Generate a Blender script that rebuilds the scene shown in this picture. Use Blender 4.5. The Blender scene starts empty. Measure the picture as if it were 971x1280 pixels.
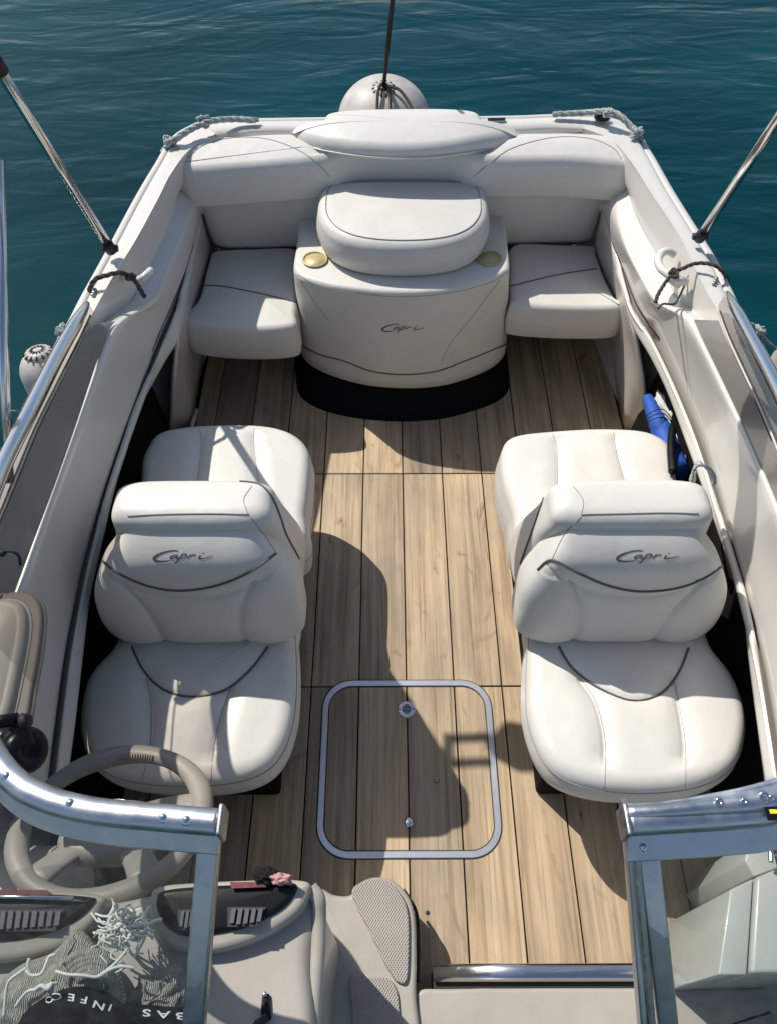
import bpy, bmesh, math, random
from mathutils import Vector, Matrix, noise
from mathutils.bvhtree import BVHTree
random.seed(7)
scene = bpy.context.scene
COL = scene.collection
rad = math.radians

# ------------------------------------------------------------------ camera
PITCH = rad(54.0); YAW = rad(-0.16); F = 965.0
CAM = Vector((-0.055, 0.0, 2.15))
RX = Vector((math.cos(YAW), math.sin(YAW), 0))
FW = Vector((-math.sin(YAW)*math.cos(PITCH), math.cos(YAW)*math.cos(PITCH), -math.sin(PITCH)))
UP = Vector((-math.sin(YAW)*math.sin(PITCH), math.cos(YAW)*math.sin(PITCH), math.cos(PITCH)))
cd = bpy.data.cameras.new('camera'); cam = bpy.data.objects.new('camera', cd); COL.objects.link(cam)
cam.location = CAM; cam.rotation_euler = (math.pi/2-PITCH, 0, YAW)
cd.sensor_fit = 'VERTICAL'; cd.sensor_height = 36; cd.lens = F/1280*36
cd.clip_start = 0.02; cd.clip_end = 2000
scene.camera = cam

def ray(px, py):
    return (FW*F + RX*(px-485.5) + UP*(640-py)).normalized()
def U(px, py, z):
    d = ray(px, py)
    return CAM + d*((z-CAM.z)/d.z)
def P3(pts, z=None):
    return [U(p[0], p[1], p[2] if len(p) > 2 else z) for p in pts]

# ------------------------------------------------------------------ helpers
def catmull(pts, n=8, closed=False):
    pts = [Vector(p) for p in pts]; m = len(pts); out = []
    for i in range(m if closed else m-1):
        if closed:
            a, b, c, d = pts[(i-1) % m], pts[i], pts[(i+1) % m], pts[(i+2) % m]
        else:
            a, b, c, d = pts[max(i-1, 0)], pts[i], pts[i+1], pts[min(i+2, m-1)]
        for k in range(n):
            t = k/n
            out.append(0.5*((2*b)+(c-a)*t+(2*a-5*b+4*c-d)*t*t+(3*b-3*c+d-a)*t**3))
    if not closed: out.append(pts[-1])
    return out
def resample(pts, n, closed=False):
    q = list(pts)+([pts[0]] if closed else [])
    L = [0]
    for a, b in zip(q, q[1:]): L.append(L[-1]+(b-a).length)
    out = []; j = 0
    for k in range(n):
        s = L[-1]*k/(n if closed else n-1)
        while j < len(L)-2 and L[j+1] < s: j += 1
        t = (s-L[j])/max(L[j+1]-L[j], 1e-9)
        out.append(q[j].lerp(q[j+1], min(t, 1)))
    return out

def empty(name, loc, label, cat, group=None):
    o = bpy.data.objects.new(name, None); COL.objects.link(o)
    o.location = loc; o.empty_display_size = .05
    o['label'] = label; o['category'] = cat
    if group: o['group'] = group
    return o
def tag(o, label, cat, group=None):
    o['label'] = label; o['category'] = cat
    if group: o['group'] = group
    return o
def root_of(o):
    t = Vector((0, 0, 0))
    while o is not None:
        t += o.location; o = o.parent
    return t
def mk(name, V, Fc, mat, parent=None, smooth=True, label=None, sharp=None):
    me = bpy.data.meshes.new(name)
    V = [Vector(v) for v in V]
    c = sum(V, Vector())/len(V)                       # origin at the piece's own centre
    me.from_pydata([v-c for v in V], [], Fc); me.update()
    bm = bmesh.new(); bm.from_mesh(me)
    bmesh.ops.remove_doubles(bm, verts=bm.verts, dist=1e-5)
    bmesh.ops.recalc_face_normals(bm, faces=bm.faces)
    bm.to_mesh(me); bm.free()
    if smooth:
        me.polygons.foreach_set('use_smooth', [True]*len(me.polygons))
        if sharp: me.set_sharp_from_angle(angle=rad(sharp))
    me.materials.append(mat)
    o = bpy.data.objects.new(name, me); COL.objects.link(o)
    if parent is not None:
        o.parent = parent; o.location = c-root_of(parent)
    else:
        o.location = c
    if label: o['label'] = label
    return o
def wverts(o):
    off = root_of(o)
    return [v.co+off for v in o.data.vertices]
def bvh(*objs):
    V = []; Fc = []
    for o in objs:
        b = len(V); V += wverts(o)
        Fc += [[b+i for i in p.vertices] for p in o.data.polygons]
    return BVHTree.FromPolygons(V, Fc)
def drape(tree, pts, n=6, lift=0.0, closed=False):
    sp = catmull([Vector((p[0], p[1], 0)) for p in pts], n, closed)
    runs = [[]]
    for p in sp:
        d = ray(p.x, p.y)
        h = tree.ray_cast(CAM, d)
        if h[0] is None or (runs[-1] and (h[0]-runs[-1][-1]).length > .06): runs.append([])
        if h[0] is not None:
            nn = h[1] if h[1].dot(d) < 0 else -h[1]
            runs[-1].append(h[0]+nn*lift)
    return max(runs, key=len)

class MB:
    def __init__(s): s.V = []; s.F = []
    def add(s, V, Fc):
        b = len(s.V); s.V += [Vector(v) for v in V]; s.F += [[b+i for i in f] for f in Fc]
    def tube(s, pts, r, seg=10, closed=False, flat=1.0, up=None):
        pts = [Vector(p) for p in pts]; n = len(pts)
        if n < 2: return
        V = []; Fc = []; nrm = None
        for i, p in enumerate(pts):
            a = pts[(i-1) % n] if (closed or i > 0) else pts[i]
            b = pts[(i+1) % n] if (closed or i < n-1) else pts[i]
            t = (b-a).normalized()
            if nrm is None:
                nrm = Vector(up) if up else (Vector((0, 0, 1)) if abs(t.z) < .9 else Vector((1, 0, 0)))
            if up: nrm = Vector(up)
            nrm = (nrm-t*nrm.dot(t)).normalized(); bi = t.cross(nrm)
            rr = r[i] if isinstance(r, (list, tuple)) else r
            for k in range(seg):
                an = 2*math.pi*k/seg
                V.append(p+nrm*math.cos(an)*rr*flat+bi*math.sin(an)*rr)
        m = n if closed else n-1
        for i in range(m):
            for k in range(seg):
                j = (i+1) % n
                Fc.append([i*seg+k, i*seg+(k+1) % seg, j*seg+(k+1) % seg, j*seg+k])
        if not closed:
            Fc.append(list(range(seg))[::-1]); Fc.append([(n-1)*seg+k for k in range(seg)])
        s.add(V, Fc)
    def grid(s, rows, closed=False):
        n = len(rows[0]); V = [v for r in rows for v in r]; Fc = []
        for i in range(len(rows)-1):
            for k in range(n if closed else n-1):
                k2 = (k+1) % n
                Fc.append([i*n+k, i*n+k2, (i+1)*n+k2, (i+1)*n+k])
        s.add(V, Fc)
    def prism(s, top, bot):
        n = len(top); V = list(top)+list(bot)
        Fc = [list(range(n)), [n+i for i in range(n)][::-1]]
        for i in range(n): Fc.append([i, (i+1) % n, n+(i+1) % n, n+i])
        s.add(V, Fc)
    def box(s, c, d, M=None):
        x, y, z = d[0]/2, d[1]/2, d[2]/2
        V = [Vector((a*x, b*y, e*z)) for a in (-1, 1) for b in (-1, 1) for e in (-1, 1)]
        if M is not None: V = [M @ v for v in V]
        V = [v+Vector(c) for v in V]
        s.add(V, [[0, 1, 3, 2], [4, 6, 7, 5], [0, 4, 5, 1], [2, 3, 7, 6], [0, 2, 6, 4], [1, 5, 7, 3]])
    def lathe(s, prof, M, seg=32):
        rows = []
        for (r, z) in prof:
            rows.append([M @ Vector((r*math.cos(2*math.pi*k/seg), r*math.sin(2*math.pi*k/seg), z)) for k in range(seg)])
        s.grid(rows, True)
        s.add(rows[0], [list(range(seg))]); s.add(rows[-1], [list(range(seg))[::-1]])
    def build(s, name, mat, parent=None, smooth=True, label=None, bevel=0, sharp=None, subsurf=0, solid=0):
        o = mk(name, s.V, s.F, mat, parent, smooth, label, sharp)
        if solid:
            m = o.modifiers.new('solid', 'SOLIDIFY'); m.thickness = solid; m.offset = -1
        if bevel:
            m = o.modifiers.new('bevel', 'BEVEL'); m.width = bevel; m.segments = 3; m.limit_method = 'ANGLE'; m.angle_limit = rad(35)
            m.harden_normals = False
        if subsurf:
            m = o.modifiers.new('sub', 'SUBSURF'); m.levels = subsurf; m.render_levels = subsurf
        return o
def frame(o, z, x=None):
    z = Vector(z).normalized()
    x = Vector(x) if x is not None else (Vector((1, 0, 0)) if abs(z.x) < .9 else Vector((0, 1, 0)))
    x = (x-z*x.dot(z)).normalized(); y = z.cross(x)
    M = Matrix((x, y, z)).transposed().to_4x4(); M.translation = Vector(o)
    return M

# ------------------------------------------------------------------ materials
def nodes(name):
    m = bpy.data.materials.new(name); m.use_nodes = True
    nt = m.node_tree; b = nt.nodes['Principled BSDF']
    return m, nt, b
def mat(name, col, rough=.5, metal=0, spec=.5, bump=0, bscale=200, var=0, vscale=6, coat=0, stretch=None, rvar=0):
    m, nt, b = nodes(name)
    N = nt.nodes; L = nt.links
    b.inputs['Base Color'].default_value = (*col, 1); b.inputs['Roughness'].default_value = rough
    b.inputs['Metallic'].default_value = metal; b.inputs['Specular IOR Level'].default_value = spec
    b.inputs['Coat Weight'].default_value = coat; b.inputs['Coat Roughness'].default_value = .08
    geo = N.new('ShaderNodeNewGeometry'); vec = geo.outputs['Position']
    if stretch:
        mp = N.new('ShaderNodeMapping'); mp.inputs['Scale'].default_value = stretch
        L.new(vec, mp.inputs[0]); vec = mp.outputs[0]
    if var:
        n = N.new('ShaderNodeTexNoise'); n.inputs['Scale'].default_value = vscale; n.inputs['Detail'].default_value = 6
        n.inputs['Roughness'].default_value = .65
        L.new(vec, n.inputs['Vector'])
        r = N.new('ShaderNodeMapRange'); r.inputs[1].default_value = .3; r.inputs[2].default_value = .7
        r.inputs[3].default_value = 1-var; r.inputs[4].default_value = 1+var*.4
        L.new(n.outputs['Fac'], r.inputs[0])
        mx = N.new('ShaderNodeMix'); mx.data_type = 'RGBA'; mx.blend_type = 'MULTIPLY'; mx.inputs['Factor'].default_value = 1
        mx.inputs[6].default_value = (*col, 1); L.new(r.outputs[0], mx.inputs[7]); L.new(mx.outputs[2], b.inputs['Base Color'])
    if rvar:
        n = N.new('ShaderNodeTexNoise'); n.inputs['Scale'].default_value = vscale*2; n.inputs['Detail'].default_value = 5
        L.new(vec, n.inputs['Vector'])
        r = N.new('ShaderNodeMapRange'); r.inputs[1].default_value = .3; r.inputs[2].default_value = .7
        r.inputs[3].default_value = max(rough-rvar, .02); r.inputs[4].default_value = rough+rvar
        L.new(n.outputs['Fac'], r.inputs[0]); L.new(r.outputs[0], b.inputs['Roughness'])
    if bump:
        n = N.new('ShaderNodeTexNoise'); n.inputs['Scale'].default_value = bscale; n.inputs['Detail'].default_value = 3
        L.new(vec, n.inputs['Vector'])
        bp = N.new('ShaderNodeBump'); bp.inputs['Strength'].default_value = bump; bp.inputs['Distance'].default_value = .002
        L.new(n.outputs['Fac'], bp.inputs['Height']); L.new(bp.outputs[0], b.inputs['Normal'])
    return m

def vinyl_mat(name, col):
    """soft marine vinyl: fine leather grain plus slow puckers and a little grime"""
    m, nt, b = nodes(name); N = nt.nodes; L = nt.links
    b.inputs['Roughness'].default_value = .42; b.inputs['Specular IOR Level'].default_value = .45
    geo = N.new('ShaderNodeNewGeometry')
    n1 = N.new('ShaderNodeTexNoise'); n1.inputs['Scale'].default_value = 9; n1.inputs['Detail'].default_value = 8; n1.inputs['Roughness'].default_value = .7
    L.new(geo.outputs['Position'], n1.inputs['Vector'])
    cr = N.new('ShaderNodeValToRGB'); e = cr.color_ramp.elements
    e[0].position = .32; e[0].color = (col[0]*.94, col[1]*.935, col[2]*.915, 1)
    e[1].position = .62; e[1].color = (*col, 1)
    L.new(n1.outputs['Fac'], cr.inputs[0]); L.new(cr.outputs[0], b.inputs['Base Color'])
    rr = N.new('ShaderNodeMapRange'); rr.inputs[3].default_value = .34; rr.inputs[4].default_value = .52
    L.new(n1.outputs['Fac'], rr.inputs[0]); L.new(rr.outputs[0], b.inputs['Roughness'])
    n2 = N.new('ShaderNodeTexNoise'); n2.inputs['Scale'].default_value = 16; n2.inputs['Detail'].default_value = 2
    n3 = N.new('ShaderNodeTexVoronoi'); n3.inputs['Scale'].default_value = 420
    n4 = N.new('ShaderNodeTexNoise'); n4.inputs['Scale'].default_value = 45; n4.inputs['Detail'].default_value = 4
    for q in (n2, n3, n4): L.new(geo.outputs['Position'], q.inputs['Vector'])
    b1 = N.new('ShaderNodeBump'); b1.inputs['Strength'].default_value = .22; b1.inputs['Distance'].default_value = .008
    L.new(n2.outputs['Fac'], b1.inputs['Height'])
    b3 = N.new('ShaderNodeBump'); b3.inputs['Strength'].default_value = .14; b3.inputs['Distance'].default_value = .003
    L.new(n4.outputs['Fac'], b3.inputs['Height']); L.new(b1.outputs[0], b3.inputs['Normal'])
    b2 = N.new('ShaderNodeBump'); b2.inputs['Strength'].default_value = .25; b2.inputs['Distance'].default_value = .0004
    L.new(n3.outputs['Distance'], b2.inputs['Height']); L.new(b3.outputs[0], b2.inputs['Normal'])
    L.new(b2.outputs[0], b.inputs['Normal'])
    return m

VINYL = vinyl_mat('cream_vinyl', (.66, .64, .59))
SEAM = mat('seam_vinyl', (.30, .29, .27), .6)
PIPE = mat('dark_piping', (.10, .095, .09), .5)
GEL = mat('ivory_gelcoat', (.68, .65, .595), .3, coat=.5, var=.03, vscale=2.5)
LINER = mat('moulded_liner', (.64, .61, .555), .34, coat=.4, var=.03, vscale=3)
TAUPE = mat('taupe_panel', (.20, .18, .165), .3, coat=.4, var=.06, vscale=5, stretch=(3, .6, 3))
TAUPE2 = mat('taupe_moulding', (.42, .385, .33), .38, coat=.25, var=.12, vscale=9, bump=.12, bscale=300)
PAD = mat('nonskid_pad', (.40, .36, .32), .6, var=.1)
BLACKC = mat('black_carpet', (.008, .008, .009), .95, bump=.8, bscale=700, spec=.1)
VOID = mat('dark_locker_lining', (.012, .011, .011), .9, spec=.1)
BLKP = mat('black_plastic', (.008, .008, .010), .28, spec=.22, bump=.1, bscale=400)
BLKR = mat('black_rubber', (.015, .015, .016), .6)
FINS = mat('grey_fin_plastic', (.07, .073, .08), .5)
CHROME = mat('polished_steel', (.72, .72, .73), .17, 1)
ALU = mat('anodised_aluminium', (.58, .60, .63), .40, 1, var=.10, vscale=20, rvar=.08, bump=.05, bscale=500)
ALU2 = mat('dull_aluminium', (.42, .42, .41), .45, 1, var=.25, vscale=60, rvar=.12, bump=.2, bscale=600)
HATCHM = mat('satin_aluminium_trim', (.66, .68, .72), .3, .75, var=.08, vscale=40)
BRASS = mat('brass_cup', (.56, .46, .25), .45, .2, var=.12, vscale=60)
REDT = mat('dark_red_trim', (.07, .012, .014), .55)
WHEELM = mat('taupe_leather', (.30, .265, .225), .42, var=.12, vscale=14, bump=.35, bscale=380)
KNIT = mat('grey_beige_knit', (.52, .50, .43), .95, spec=.1, bump=1, bscale=260, var=.25, vscale=90)
CORDW = mat('white_cord', (.80, .79, .72), .85, spec=.15)
CAPM = mat('black_fabric', (.012, .012, .014), .85, bump=.4, bscale=900, spec=.2)
WTXT = mat('white_print', (.75, .76, .78), .6)
FEND = mat('weathered_fender', (.50, .475, .44), .5, var=.28, vscale=14, bump=.2, bscale=70)
ROPEG = mat('grey_brown_rope', (.16, .14, .12), .9, spec=.1, bump=1, bscale=300, var=.45, vscale=150)
ROPEW = mat('white_teal_rope', (.70, .76, .73), .9, spec=.1, bump=1, bscale=350, var=.6, vscale=160)
BLUE = mat('blue_nylon', (.03, .10, .42), .5, var=.25, vscale=30, bump=.3, bscale=60)
WHITEB = mat('white_bag', (.6, .6, .58), .7, var=.2, vscale=30, bump=.8, bscale=40)
TEAL = mat('teal_cloth', (.03, .30, .33), .7)
CANVAS = mat('taupe_canvas', (.20, .19, .18), .9, bump=.6, bscale=40)
PINK = mat('red_white_cloth', (.60, .30, .30), .8, var=.5, vscale=160)
REDM = mat('maroon_mesh', (.20, .05, .055), .7, var=.6, vscale=90)
CABM = mat('pale_cabinet_gelcoat', (.44, .46, .42), .35, coat=.3, var=.1)
SILVERG = mat('inner_floor_gap', (.01, .01, .01), .9)
YELL = mat('yellow_sticker', (.75, .62, .03), .5)

def knit_bump(m, sc=170):
    nt = m.node_tree; N = nt.nodes; L = nt.links; b = N['Principled BSDF']
    w = N.new('ShaderNodeTexWave'); w.inputs['Scale'].default_value = sc; w.inputs['Distortion'].default_value = 6
    w.inputs['Detail'].default_value = 2
    g = N.new('ShaderNodeNewGeometry'); L.new(g.outputs['Position'], w.inputs['Vector'])
    bp = N.new('ShaderNodeBump'); bp.inputs['Strength'].default_value = .9; bp.inputs['Distance'].default_value = .003
    L.new(w.outputs['Fac'], bp.inputs['Height']); L.new(bp.outputs[0], b.inputs['Normal'])
knit_bump(KNIT, 110); knit_bump(ROPEG, 120); knit_bump(ROPEW, 120)

def pad_bump():
    nt = PAD.node_tree; N = nt.nodes; L = nt.links; b = N['Principled BSDF']
    g = N.new('ShaderNodeNewGeometry'); outs = []
    for a in (35, -35):
        mp = N.new('ShaderNodeMapping'); mp.inputs['Rotation'].default_value = (0, 0, rad(a))
        w = N.new('ShaderNodeTexWave'); w.inputs['Scale'].default_value = 62; w.inputs['Distortion'].default_value = 0
        L.new(g.outputs['Position'], mp.inputs[0]); L.new(mp.outputs[0], w.inputs['Vector']); outs.append(w)
    mx = N.new('ShaderNodeMath'); mx.operation = 'MULTIPLY'
    L.new(outs[0].outputs['Fac'], mx.inputs[0]); L.new(outs[1].outputs['Fac'], mx.inputs[1])
    bp = N.new('ShaderNodeBump'); bp.inputs['Strength'].default_value = 1; bp.inputs['Distance'].default_value = .0022
    L.new(mx.outputs[0], bp.inputs['Height']); L.new(bp.outputs[0], b.inputs['Normal'])
pad_bump()

def glass_mat(name, tint, extra=.0):
    m, nt, b = nodes(name); N = nt.nodes; L = nt.links
    N.remove(b); out = N['Material Output']
    tr = N.new('ShaderNodeBsdfTransparent'); tr.inputs[0].default_value = (*tint, 1)
    gl = N.new('ShaderNodeBsdfGlossy'); gl.inputs['Roughness'].default_value = .02
    df = N.new('ShaderNodeBsdfDiffuse'); df.inputs[0].default_value = (.5, .52, .55, 1)
    lw = N.new('ShaderNodeLayerWeight'); lw.inputs[0].default_value = .5
    pw = N.new('ShaderNodeMath'); pw.operation = 'POWER'; pw.inputs[1].default_value = 5; L.new(lw.outputs['Facing'], pw.inputs[0])
    fr = N.new('ShaderNodeMapRange'); fr.inputs[3].default_value = .045; fr.inputs[4].default_value = .9; L.new(pw.outputs[0], fr.inputs[0])
    m1 = N.new('ShaderNodeMixShader'); m2 = N.new('ShaderNodeMixShader')
    L.new(fr.outputs[0], m1.inputs[0]); L.new(tr.outputs[0], m1.inputs[1]); L.new(gl.outputs[0], m1.inputs[2])
    g = N.new('ShaderNodeNewGeometry'); n = N.new('ShaderNodeTexNoise'); n.inputs['Scale'].default_value = 55; n.inputs['Detail'].default_value = 6
    L.new(g.outputs['Position'], n.inputs['Vector'])
    r = N.new('ShaderNodeMapRange'); r.inputs[1].default_value = .45; r.inputs[2].default_value = .9
    r.inputs[3].default_value = extra; r.inputs[4].default_value = extra+.10
    L.new(n.outputs['Fac'], r.inputs[0]); L.new(r.outputs[0], m2.inputs[0])
    L.new(m1.outputs[0], m2.inputs[1]); L.new(df.outputs[0], m2.inputs[2]); L.new(m2.outputs[0], out.inputs[0])
    return m
GLASS = glass_mat('smoke_tinted_glass', (.76, .79, .79), .0)
GLASSB = glass_mat('brown_tinted_glass', (.72, .67, .62), .02)

def wood_mat():
    m, nt, b = nodes('oak_planks'); N = nt.nodes; L = nt.links
    g = N.new('ShaderNodeNewGeometry'); rnd = g.outputs['Random Per Island']
    comb = N.new('ShaderNodeCombineXYZ'); mul = N.new('ShaderNodeMath'); mul.operation = 'MULTIPLY'; mul.inputs[1].default_value = 37.0
    L.new(rnd, mul.inputs[0]); L.new(mul.outputs[0], comb.inputs[0]); L.new(mul.outputs[0], comb.inputs[1])
    add = N.new('ShaderNodeVectorMath'); add.operation = 'ADD'
    L.new(g.outputs['Position'], add.inputs[0]); L.new(comb.outputs[0], add.inputs[1])
    # slow warp, then stretched grain
    def tex(scale, sx, sy, det=6, dist=0., rough=.6):
        mp = N.new('ShaderNodeMapping'); mp.inputs['Scale'].default_value = (sx, sy, 1)
        L.new(add.outputs[0], mp.inputs[0])
        n = N.new('ShaderNodeTexNoise'); n.inputs['Scale'].default_value = scale; n.inputs['Detail'].default_value = det
        n.inputs['Distortion'].default_value = dist; n.inputs['Roughness'].default_value = rough
        L.new(mp.outputs[0], n.inputs['Vector']); return n
    fine = tex(90, 1, .022, 8, .3, .7)
    mid = tex(26, 1, .045, 6, .8)
    big = tex(5, 1, .5, 4, .6)
    knot = tex(9, 1, .45, 5, 1.8, .6)
    def ramp(src, stops):
        c = N.new('ShaderNodeValToRGB'); e = c.color_ramp.elements
        while len(e) < len(stops): e.new(.5)
        for i, (p, col) in enumerate(stops): e[i].position = p; e[i].color = (*col, 1)
        L.new(src, c.inputs[0]); return c
    c1 = ramp(mid.outputs['Fac'], [(.25, (.30, .225, .155)), (.42, (.44, .345, .24)), (.60, (.56, .45, .32)), (.8, (.46, .365, .255))])
    c2 = ramp(fine.outputs['Fac'], [(.32, (.56, .51, .45)), (.48, (.93, .92, .91)), (.70, (1.10, 1.09, 1.07))])
    c3 = ramp(big.outputs['Fac'], [(.3, (.74, .76, .80)), (.7, (1.12, 1.08, 1.0))])
    c4 = ramp(knot.outputs['Fac'], [(.25, (.30, .23, .18)), (.31, (.76, .70, .65)), (.40, (1, 1, 1))])
    c5 = ramp(rnd, [(0, (.76, .76, .78)), (.5, (1, .98, .95)), (1, (1.14, 1.10, 1.0))])
    cur = c1.outputs[0]
    for c in (c2, c3, c4, c5):
        mx = N.new('ShaderNodeMix'); mx.data_type = 'RGBA'; mx.blend_type = 'MULTIPLY'; mx.inputs['Factor'].default_value = 1
        L.new(cur, mx.inputs[6]); L.new(c.outputs[0], mx.inputs[7]); cur = mx.outputs[2]
    L.new(cur, b.inputs['Base Color'])
    b.inputs['Roughness'].default_value = .5; b.inputs['Specular IOR Level'].default_value = .35
    bp = N.new('ShaderNodeBump'); bp.inputs['Strength'].default_value = .25; bp.inputs['Distance'].default_value = .001
    L.new(fine.outputs['Fac'], bp.inputs['Height']); L.new(bp.outputs[0], b.inputs['Normal'])
    return m
WOOD = wood_mat()

def water_mat():
    m, nt, b = nodes('harbour_water'); N = nt.nodes; L = nt.links
    b.inputs['Roughness'].default_value = .06; b.inputs['IOR'].default_value = 1.33
    b.inputs['Specular IOR Level'].default_value = .19
    g = N.new('ShaderNodeNewGeometry')
    big = N.new('ShaderNodeTexNoise'); big.inputs['Scale'].default_value = .35; big.inputs['Detail'].default_value = 3
    L.new(g.outputs['Position'], big.inputs['Vector'])
    cr = N.new('ShaderNodeValToRGB'); e = cr.color_ramp.elements
    e[0].position = .3; e[0].color = (.0006, .025, .032, 1); e[1].position = .7; e[1].color = (.001, .046, .057, 1)
    L.new(big.outputs['Fac'], cr.inputs[0]); L.new(cr.outputs[0], b.inputs['Base Color'])
    prev = None
    for (sc, ang, sx, st, dist, d) in ((1.1, 14, .38, .6, .9, .10), (3.6, -10, .36, .7, .9, .030), (9, 8, .6, .3, .5, .008)):
        mp = N.new('ShaderNodeMapping'); mp.inputs['Rotation'].default_value = (0, 0, rad(ang)); mp.inputs['Scale'].default_value = (sx, 1, 1)
        L.new(g.outputs['Position'], mp.inputs[0])
        n = N.new('ShaderNodeTexNoise'); n.inputs['Scale'].default_value = sc; n.inputs['Detail'].default_value = 3
        n.inputs['Distortion'].default_value = dist
        L.new(mp.outputs[0], n.inputs['Vector'])
        bp = N.new('ShaderNodeBump'); bp.inputs['Strength'].default_value = st; bp.inputs['Distance'].default_value = d
        L.new(n.outputs['Fac'], bp.inputs['Height'])
        if prev: L.new(prev.outputs[0], bp.inputs['Normal'])
        prev = bp
    L.new(prev.outputs[0], b.inputs['Normal'])
    return m
WATER = water_mat()

# ------------------------------------------------------------------ light
SUN = Vector((-.60, .56, 1.0)).normalized()
w = bpy.data.worlds.new('World'); scene.world = w; w.use_nodes = True
nt = w.node_tree; bg = nt.nodes['Background']
sky = nt.nodes.new('ShaderNodeTexSky'); sky.sky_type = 'NISHITA'; sky.sun_disc = False
sky.sun_elevation = math.asin(SUN.z); sky.sun_rotation = math.atan2(SUN.x, SUN.y)
sky.air_density = 1.0; sky.dust_density = 1.2; sky.ozone_density = .8
nt.links.new(sky.outputs[0], bg.inputs[0]); bg.inputs[1].default_value = .098
sl = bpy.data.lights.new('sun', 'SUN'); so = bpy.data.objects.new('sun', sl); COL.objects.link(so)
sl.energy = 4.1; sl.angle = rad(.53); sl.color = (1, .955, .885)
so.rotation_euler = SUN.to_track_quat('Z', 'Y').to_euler(); so.location = SUN*20
scene.view_settings.view_transform = 'Standard'; scene.view_settings.look = 'None'
scene.view_settings.exposure = 0.2; scene.view_settings.gamma = 1

# ------------------------------------------------------------------ water and floor
m = MB(); S = 400
m.add([(-S, -S, -.55), (S, -S, -.55), (S, S, -.55), (-S, S, -.55)], [[0, 1, 2, 3]])
wt = m.build('water', WATER, smooth=False); wt['kind'] = 'structure'

y1 = U(500, 858, 0).y; y2 = U(500, 592, 0).y
SP = .1405; GAP = .0032
m = MB()
ys = [-.35, y1, y2, 2.9]
for k in range(-6, 6):
    x0, x1 = max(k*SP+.001, -.775), min((k+1)*SP+.001, .825)
    for a, b_ in zip(ys, ys[1:]):
        xa, xb, ya, yb = x0+GAP/2, x1-GAP/2, a+.0015, b_-.0015
        ch = .0015
        m.add([(xa, ya, -.003), (xb, ya, -.003), (xb, yb, -.003), (xa, yb, -.003),
               (xa+ch, ya+ch, 0), (xb-ch, ya+ch, 0), (xb-ch, yb-ch, 0), (xa+ch, yb-ch, 0)],
              [[4, 5, 6, 7], [0, 1, 5, 4], [1, 2, 6, 5], [2, 3, 7, 6], [3, 0, 4, 7]])
fl = m.build('floor', WOOD, smooth=False); fl['kind'] = 'structure'
m = MB(); m.box((0, 1.1, -.012), (1.98, 3.6, .014))
fb = m.build('floor_underlay', BLACKC, smooth=False); fb['kind'] = 'structure'

# ------------------------------------------------------------------ hull: index-matched lines lofted
LA = [(250,156),(222,172),(203,203),(180,243),(150,300),(130,337),(112,370),(98,398),(80,430),(20,550),(-30,660),(-70,750),(-110,840),(-150,960)]
LB = [(270,167),(238,186),(214,217),(197,250),(170,300),(145,340),(128,370),(113,398),(97,430),(45,535),(-5,655),(-45,745),(-80,840),(-120,960)]
LD = [(285,174),(252,194),(229,226),(238,255),(222,303),(207,340),(190,374),(150,397),(130,425),(86,548),(40,675),(10,760),(-20,850),(-40,960)]
LE = [(300,200),(275,225),(255,250),(250,268),(242,303),(230,341),(215,378),(205,400),(190,436),(144,560),(110,665),(91,745),(75,830),(55,980)]
RA = [(745,146),(785,160),(806,190),(832,237),(866,292),(886,325),(903,360),(915,385),(935,420),(985,520),(1040,640),(1080,730),(1120,830),(1170,950)]
RB = [(728,160),(764,175),(790,205),(812,240),(845,290),(864,328),(882,365),(899,394),(912,425),(955,520),(1005,645),(1050,735),(1095,830),(1140,950)]
RD = [(715,168),(752,184),(778,216),(770,255),(781,300),(800,340),(823,374),(862,394),(880,425),(935,540),(985,655),(1015,730),(1050,830),(1080,960)]
RE = [(700,200),(730,225),(750,250),(755,266),(765,300),(777,330),(793,372),(806,395),(824,420),(876,535),(912,650),(935,730),(960,830),(985,975)]
LG = [(225,420),(205,455),(173,515),(160,560),(145,608),(128,680),(113,750),(103,830),(95,900),(85,975)]
RG = [(789,407),(812,446),(834,492),(860,562),(881,620),(905,690),(926,752),(935,825),(945,900),(957,990)]
hull = empty('boat_hull', (0, 1.2, 0), 'cream gelcoat motorboat hull surrounding the open cockpit', 'boat hull')
DECK = .80
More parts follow.
